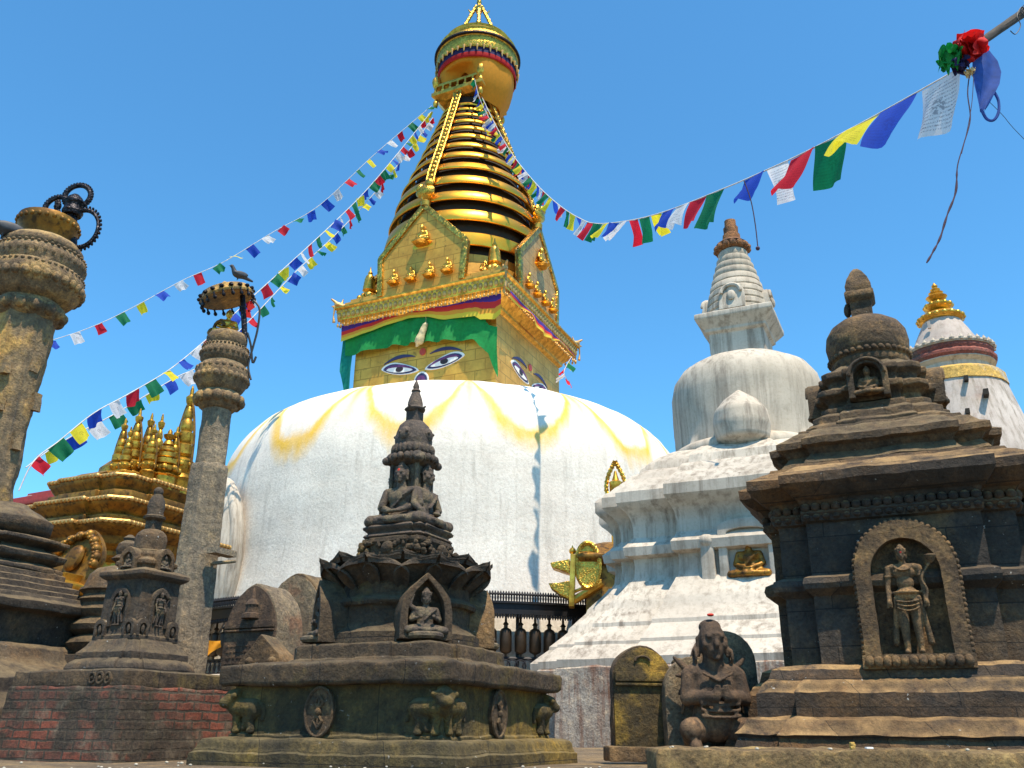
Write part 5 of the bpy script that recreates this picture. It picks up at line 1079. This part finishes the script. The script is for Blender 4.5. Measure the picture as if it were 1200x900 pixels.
p = at(301, 790, 6.9); b = MB(); b.prism([(-.2,.0),(-.2,.60),(-.16,.66),(0,.84),(.17,.70),(.2,.63),(.2,0)], 0, .2); b.ball((-.08,-.0,.64), .035, 8, 6); b.ball((.12,-.0,.64), .04, 8, 6); tag(b.build('gable_stone', M['brownstone'], None, (p.x, p.y, 0), R_(-20), dense=.05, rough=.01, bevel=.015), "small broken gable-shaped stone standing in front of the inscribed stele", 'stone')
e = stele('stele', "yellow lichen-covered round-topped stele standing before the white stupa's rusty plinth", 753, 6.2, R_(6), .205, .70, .12, M['yellow_stele'], M['brownstone'], .02, .50, .50, 'round-topped steles')
b = MB(); b.box((0,.02,.02), (.52,.2,.09)); b.build('foot', M['brownstone'], e, dense=.05, rough=.008, bevel=.015); b = MB(); b.tube([(.05*math.cos(a), -.02, .60+.03*math.sin(a)) for a in [math.pi*i/8 for i in range(9)]], .008, 6); b.build('crest', M['brownstone'], e)
p = at(803, 880, 6.25); b = MB(); b.tier([(.055,0),(.05,.05),(.048,.55),(.05,.60),(.035,.62)])
for i in range(18): b.ball((-.045,-.05,.05+.03*i), .014, 6, 5); b.ball((.03,-.05,.05+.03*i), .010, 6, 5)
tag(b.build('carved_post', M['yellow_stele'], None, (p.x, p.y, .02), R_(8), dense=.04, rough=.005, bevel=.006), "narrow beaded stone post between the yellow stele and the kneeling statue", 'post')
p = at(846, 880, 5.95); ks = thing('kneeling_statue', "dark kneeling stone figure with big ear hoops and red-smeared head before a round-topped backslab", 'statue', (p.x, p.y, .03), R_(4))
o = put('figure', ME_KNEEL, M['stele'], ks, smooth=180); o.matrix_local = TR(-.02,0,.04) @ Matrix.Diagonal((1.0,.9,1.02,1))
MB().ball((-.005,-.052,.806), (.024,.024,.010), 10, 6).build('vermilion_smear', M['vermilion'], o)
b = MB(); b.prism(arch_pts(.22,.80,14,0,.58), .16, .26, TR(.13,.06,0)); b.prism(arch_pts(.2,.62,14,0,.40), .14, .24, TR(-.1,.03,0)); b.build('backslab', M['stele_side'], ks, dense=.05, rough=.008, bevel=.012, smooth=50)
b = MB(); b.box((.0,.0,.0), (.42,.36,.09)); b.build('plinth', M['brownstone'], ks, dense=.05, rough=.008, bevel=.015)
MB().ball((.17,.215,.52), (.022,.006,.02), 8, 6).build('vermilion_spot', M['vermilion'], ks)
# ledge in front
b = MB(); P0, P1 = at(768, 893, 4.3), at(1260, 884, 4.15)
b.box((0,0,0), (2.4,.5,.14)); lg = b.build('stone_ledge', M['ledge'], None, (P0.x+1.2, 4.4, .045), R_(-2), dense=.06, rough=.015, rscale=6, bevel=.02, smooth=60); tag(lg, "low worn ochre stone ledge along the bottom right foreground", 'ledge')
p = at(1024, 891, 4.2)
for (px, nm, mt, lab) in ((1024,'paper_scrap','paint_white',"white paper scrap lying on the ochre ledge below the big dark shrine"),(1004,'marigold_petals','yellowpaint',"yellow marigold petals scattered on the ochre ledge below the big dark shrine")):
    q = at(px, 889, 4.22); b = MB()
    for i in range(1 if nm == 'paper_scrap' else 6): b.box((rnd(-.012,.012)*(nm != 'paper_scrap'), 0, .004*i), (.034 if nm == 'paper_scrap' else .016, .02, .012), RZ(rnd(0,3)*(nm != 'paper_scrap')))
    tag(b.build(nm, M[mt], None, (q.x, 4.26, .122), .2, bevel=.003), lab, 'scrap')
random.seed(11)
pb = MB()
for i in range(150):
    x = rnd(-3.2, 3.4); y = rnd(3.9, 5.4); s = rnd(.003,.009); pb.ball((x, y, (.118 if x > .7 and y < 4.6 and y > 4.2 else .0)), (s*1.3, s, s*.8), 6, 4)
o = pb.build('grit', plain('pale_grit', (.42,.37,.29), .9, 0, .4, 60), smooth=180); o['kind'] = 'stuff'; tag(o, "pale grit and crumbs scattered over the courtyard stone")
# ------------------------------------------------------------------ prayer flags
CYC = ['white', 'blue', 'yellow', 'green', 'red']
FM = {}
for ci, cn in enumerate(CYC):
    for v_ in range(6):
        random.seed(100*ci+v_); nx, nz = 9, 10; vs = []; uv = []
        ph, fq, sw, cu, tw = rnd(0,6), rnd(4,9), rnd(-.5,.65), rnd(-.6,.6), rnd(-.8,1.0)
        for i in range(nx+1):
            for j in range(nz+1):
                u = i/nx; t = j/nz; pin = abs(u-.5)*2
                y = t*(.14*math.sin(u*fq+ph+t*2.2)+.20*sw)+.12*cu*t*t; x = (u-.5)*(1-.22*t*abs(tw))+.18*sw*t*t+.10*tw*t*(u-.5)
                z = -t*(1-.10*abs(sw)-.12*abs(tw)*u)-.02*math.sin(math.pi*u)*1.2-.12*tw*t*(u-.5)
                vs.append((x, y, z)); uv.append((u, 1-t))
        fs = [(i*(nz+1)+j, (i+1)*(nz+1)+j, (i+1)*(nz+1)+j+1, i*(nz+1)+j+1) for i in range(nx) for j in range(nz)]
        me = MB().add(vs, fs, None, uv).mesh('flag'); me.materials.append(FLAG[cn]); me.polygons.foreach_set('use_smooth', [True]*len(me.polygons)); FM[cn, v_] = me
def flag_string(label, A, B, pts, sizes, gap, phase=0, skip=(), seed=1, blow=.2, rope_r=.008, hfac=1.12, start=0.0):
    a, b_ = at(*A), at(*B); P = []
    nx_, ny_ = -(b_.y-a.y), (b_.x-a.x)
    for (px, py) in pts:
        d = ray(px, py); t = (nx_*a.x+ny_*a.y)/(nx_*d.x+ny_*d.y); P.append(Vector((0,0,EYE))+d*t)
    C = catmull(P, 14); e = thing('prayer_flag_string', label, 'prayer flags', tuple(P[0]), 0, 'strings of prayer flags')
    MB().tube([p-P[0] for p in C], rope_r, 5).build('rope', M['rope'], e)
    L = [0]
    for p, q in zip(C, C[1:]): L.append(L[-1]+(q-p).length)
    random.seed(seed); s = start; i = 0; sizes = sizes if isinstance(sizes, tuple) else (sizes, sizes)
    while i < 99:
        size = sizes[0]+(sizes[1]-sizes[0])*min(1, s/L[-1]*1.6)
        if s+size > L[-1]: break
        m = s+size*.5; k = max(j for j in range(len(L)) if L[j] <= m); k = min(k, len(C)-2); t = (m-L[k])/max(1e-6, L[k+1]-L[k]); pos = C[k].lerp(C[k+1], t); X = (C[k+1]-C[k]).normalized()
        if i not in skip:
            if X.x < 0: X = -X
            Z = Vector((rnd(-.22,.22)+blow, rnd(-.3,.3), 1)); Yv = Z.cross(X).normalized(); Z = X.cross(Yv).normalized()
            Rm = Matrix((X, Yv, Z)).transposed().to_4x4(); Rm = Rm @ Matrix.Rotation(rnd(-.6,.6), 4, 'X') @ Matrix.Rotation(rnd(-.5,.5)*(.3 if seed == 4 else 1), 4, 'Z')
            o = bpy.data.objects.new('flag', FM[CYC[(i+phase+(random.randrange(1, 5) if random.random() < .12 and seed != 4 else 0)) % 5], random.randrange(6)]); COL.objects.link(o); o.parent = e
            o.matrix_local = Matrix.Translation(pos-P[0]) @ Rm @ Matrix.Diagonal((size*.97, size, size*hfac*rnd(.8,1.1), 1))
        s += size+gap; i += 1
flag_string("nearest string of prayer flags, swooping from the spire to the pole at top right", (1130,75,10.0), (562,108,31.2), [(1128,78),(1057,118),(1008,145),(940,180),(890,203),(848,221),(785,246),(740,258),(700,262),(680,256),(655,240),(628,215),(600,180),(580,145),(562,108)], (.80,.36), .02, 0, (7,), 4, .12, .014)
flag_string("topmost of the three flag strings at left, sparse flags far out from the spire", (506,124,31.5), (-30,425,24), [(506,124),(440,180),(375,240),(320,272),(262,307),(215,328),(160,358),(115,380),(70,396),(-30,425)], .36, .40, 1, (), 8, -.2, .012)
flag_string("middle flag string at left, dropping from the spire past the slim pillar's parasol", (506,130,31.4), (22,575,17), [(506,130),(470,175),(430,222),(390,262),(340,308),(300,344),(270,372),(245,395),(200,432),(150,462),(110,484),(70,516),(40,540),(22,575)], (.36,.42), .20, 2, (), 15, -.15, .014, .85)
flag_string("lowest flag string at left, running just below the middle one to the thick pillar", (507,138,31.3), (30,548,18), [(507,138),(475,182),(432,234),(392,276),(345,320),(290,378),(240,425),(205,443),(150,476),(118,494),(90,508),(60,526),(30,548)], (.36,.40), .24, 4, (), 23, -.15, .014, .85)
flag_string("short bunched flag string tumbling down the right side of the spire top", (556,92,30.2), (640,232,27.5), [(556,92),(562,115),(574,140),(590,168),(608,192),(640,232)], .36, .04, 3, (), 31, .1, .012)
flag_string("flag string hanging below the right corner of the gilded eave", (672,418,31.0), (668,452,30.5), [(670,418),(664,428),(661,438),(668,450)], .34, .02, 1, (), 33, .1, .012)
q0 = at(243, 772, 22.3); vs = []
for i in range(9):
    for j in range(7): vs.append((q0.x-.28+.07*i, q0.y+.05*math.sin(i*1.3+j*.6), q0.z+.42-.09*j+.05*i*(j/6)))
tag(MB().add(vs, [(i*7+j, (i+1)*7+j, (i+1)*7+j+1, i*7+j+1) for i in range(8) for j in range(6)]).build('cloth', M['orange_cloth'], None, smooth=180), "orange cloth slung over the prayer wheel railing between the slim pillar and the inscribed stele", 'cloth')
# pole, knotted cloths and cord, top right
PT, PE = at(1152,48,9.9), at(1330,-75,11)
b = MB(); b.tube([PT, PT.lerp(PE,.3)+Vector((0,0,.01)), PE], [.06,.07,.09], 10); pole = tag(b.build('pole', M['wood'], None, dense=.1, rough=.006), "dark wooden pole reaching in at the top right corner", 'pole')
def puff(name, mat, px, py, r, label, seed, sc=(1,1,1)):
    c_ = at(px, py, 9.9); b = MB(); random.seed(seed*17)
    for k in range(7):
        Tq = Matrix.Translation((rnd(-.3,.3)*r, rnd(-.3,.3)*r, rnd(-.25,.25)*r)) @ Euler((rnd(-1.2,1.2), rnd(-1.2,1.2), rnd(0,6.28))).to_matrix().to_4x4(); n_ = 14; L1, L2 = r*rnd(1.1,1.7)*sc[0], r*rnd(.9,1.5)*sc[2]; p1, p2 = rnd(0,6), rnd(5,9); vs = []
        for i in range(n_+1):
            for q in range(n_+1):
                u, v = i/n_-.5, q/n_-.5; d_ = u*u+v*v
                vs.append((L1*u*(1-.3*abs(v)), L2*v, r*(.55*math.sin(u*p2+p1)*(.4+abs(v))+.22*math.sin(v*9+p1*2+u*3)-.9*d_+.18*noise.noise(Vector((u*5, v*5, seed+k))))))
        b.add(vs, [(i*(n_+1)+q, (i+1)*(n_+1)+q, (i+1)*(n_+1)+q+1, i*(n_+1)+q+1) for i in range(n_) for q in range(n_)], Tq)
    tag(b.build(name, M[mat], None, c_, smooth=180), label, 'cloth')
puff('knotted_cloth', 'red_cloth', 1131, 57, .27, "red cloth knotted in a bunch near the pole tip", 1, (1,.8,.95))
puff('knotted_cloth', 'green_cloth', 1113, 68, .19, "green cloth knotted beside the red bunch on the pole tip", 2, (.9,.8,1))
puff('knotted_cloth', 'navy_cloth', 1124, 74, .13, "navy scrap knotted between the red and green cloths", 3)
puff('knotted_cloth', 'brown_scrap' if 'brown_scrap' in M else 'cream_cloth', 1136, 84, .08, "cream cloth scrap under the red bunch on the pole tip", 4, (.6,.6,1.4))
def sheet(name, mat, prof, label, cat, Y=9.9):
    nv = 10; vs = []; uv = []
    for i, (xl, xr, y) in enumerate(prof):
        for j in range(nv+1):
            t = j/nv; p_ = at(xl+(xr-xl)*t, y, Y); p_.y += .035*math.sin(t*7+i*.9); vs.append(p_); uv.append((t, i/len(prof)))
    fs = [(i*(nv+1)+j, i*(nv+1)+j+1, (i+1)*(nv+1)+j+1, (i+1)*(nv+1)+j) for i in range(len(prof)-1) for j in range(nv)]
    return tag(MB().add(vs, fs, None, uv).build(name, M[mat], None, smooth=180), label, cat)
sheet('scarf', 'blue_cloth', [(1148,1152,46),(1146,1160,56),(1141,1170,70),(1140,1173,85),(1141,1170,100),(1143,1164,112),(1146,1158,124),(1149,1154,130)], "sheer blue scarf drooping from the pole below the red knot", 'scarf')
b = MB(); b.tube(catmull([at(1150,128,9.9), at(1156,139,9.9), at(1164,141,9.87), at(1170,132,9.87), at(1170,118,9.9), at(1164,106,9.9)], 8), [.02]*41, 6); tag(b.build('tail', M['blue_cloth'], None), "rolled tail of blue cloth curling in a loop under the scarf", 'cloth')
cp = catmull([at(1136,88,9.87), at(1134,110,9.87), at(1137,140,9.87), at(1129,170,9.87), at(1122,195,9.87), at(1120,225,9.87), at(1110,252,9.87), at(1102,278,9.87), at(1094,294,9.87), at(1086,308,9.87)], 6)
b = MB(); b.tube(cp, [.008 if i < 26 else .008+.009*abs(math.sin(i*.7)) for i in range(len(cp))], 6); b.tube(catmull([at(1141,90,9.87), at(1139,120,9.87), at(1134,150,9.87), at(1127,180,9.87)], 6), .005, 5); tag(b.build('dangling_cord', M['cord'], None), "frayed dark cord dangling far down from the knotted cloths at top right", 'cord')
b = MB(); b.tube(catmull([at(1158,118,9.95), at(1175,135,10.1), at(1200,163,10.2), at(1300,260,11)], 5), .004, 5); tag(b.build('wire', M['cable'], None), "thin wire running out to the right edge below the scarf", 'wire')
b = MB(); b.tube(catmull([at(1184,36,9.95), at(1190,40,9.95), at(1196,30,9.97), at(1192,18,9.97), at(1198,8,10.05), at(1204,20,10.05), at(1196,12,10.05), at(1206,0,10.1)], 6), .007, 6); tag(b.build('wire_coil', M['cable'], None), "black wire coiled round the pole at the top right corner", 'wire')
b = MB(); b.tube(catmull([at(872,212,10.2), at(880,235,10.2), at(885,262,10.2), at(888,288,10.2)], 6), .008, 5); c_ = at(888,291,10.2); b.ball(c_, .03, 8, 6); tag(b.build('dangling_cord', M['cord'], None), "short dark cord hanging from the nearest flag string above the white stupa", 'cord')
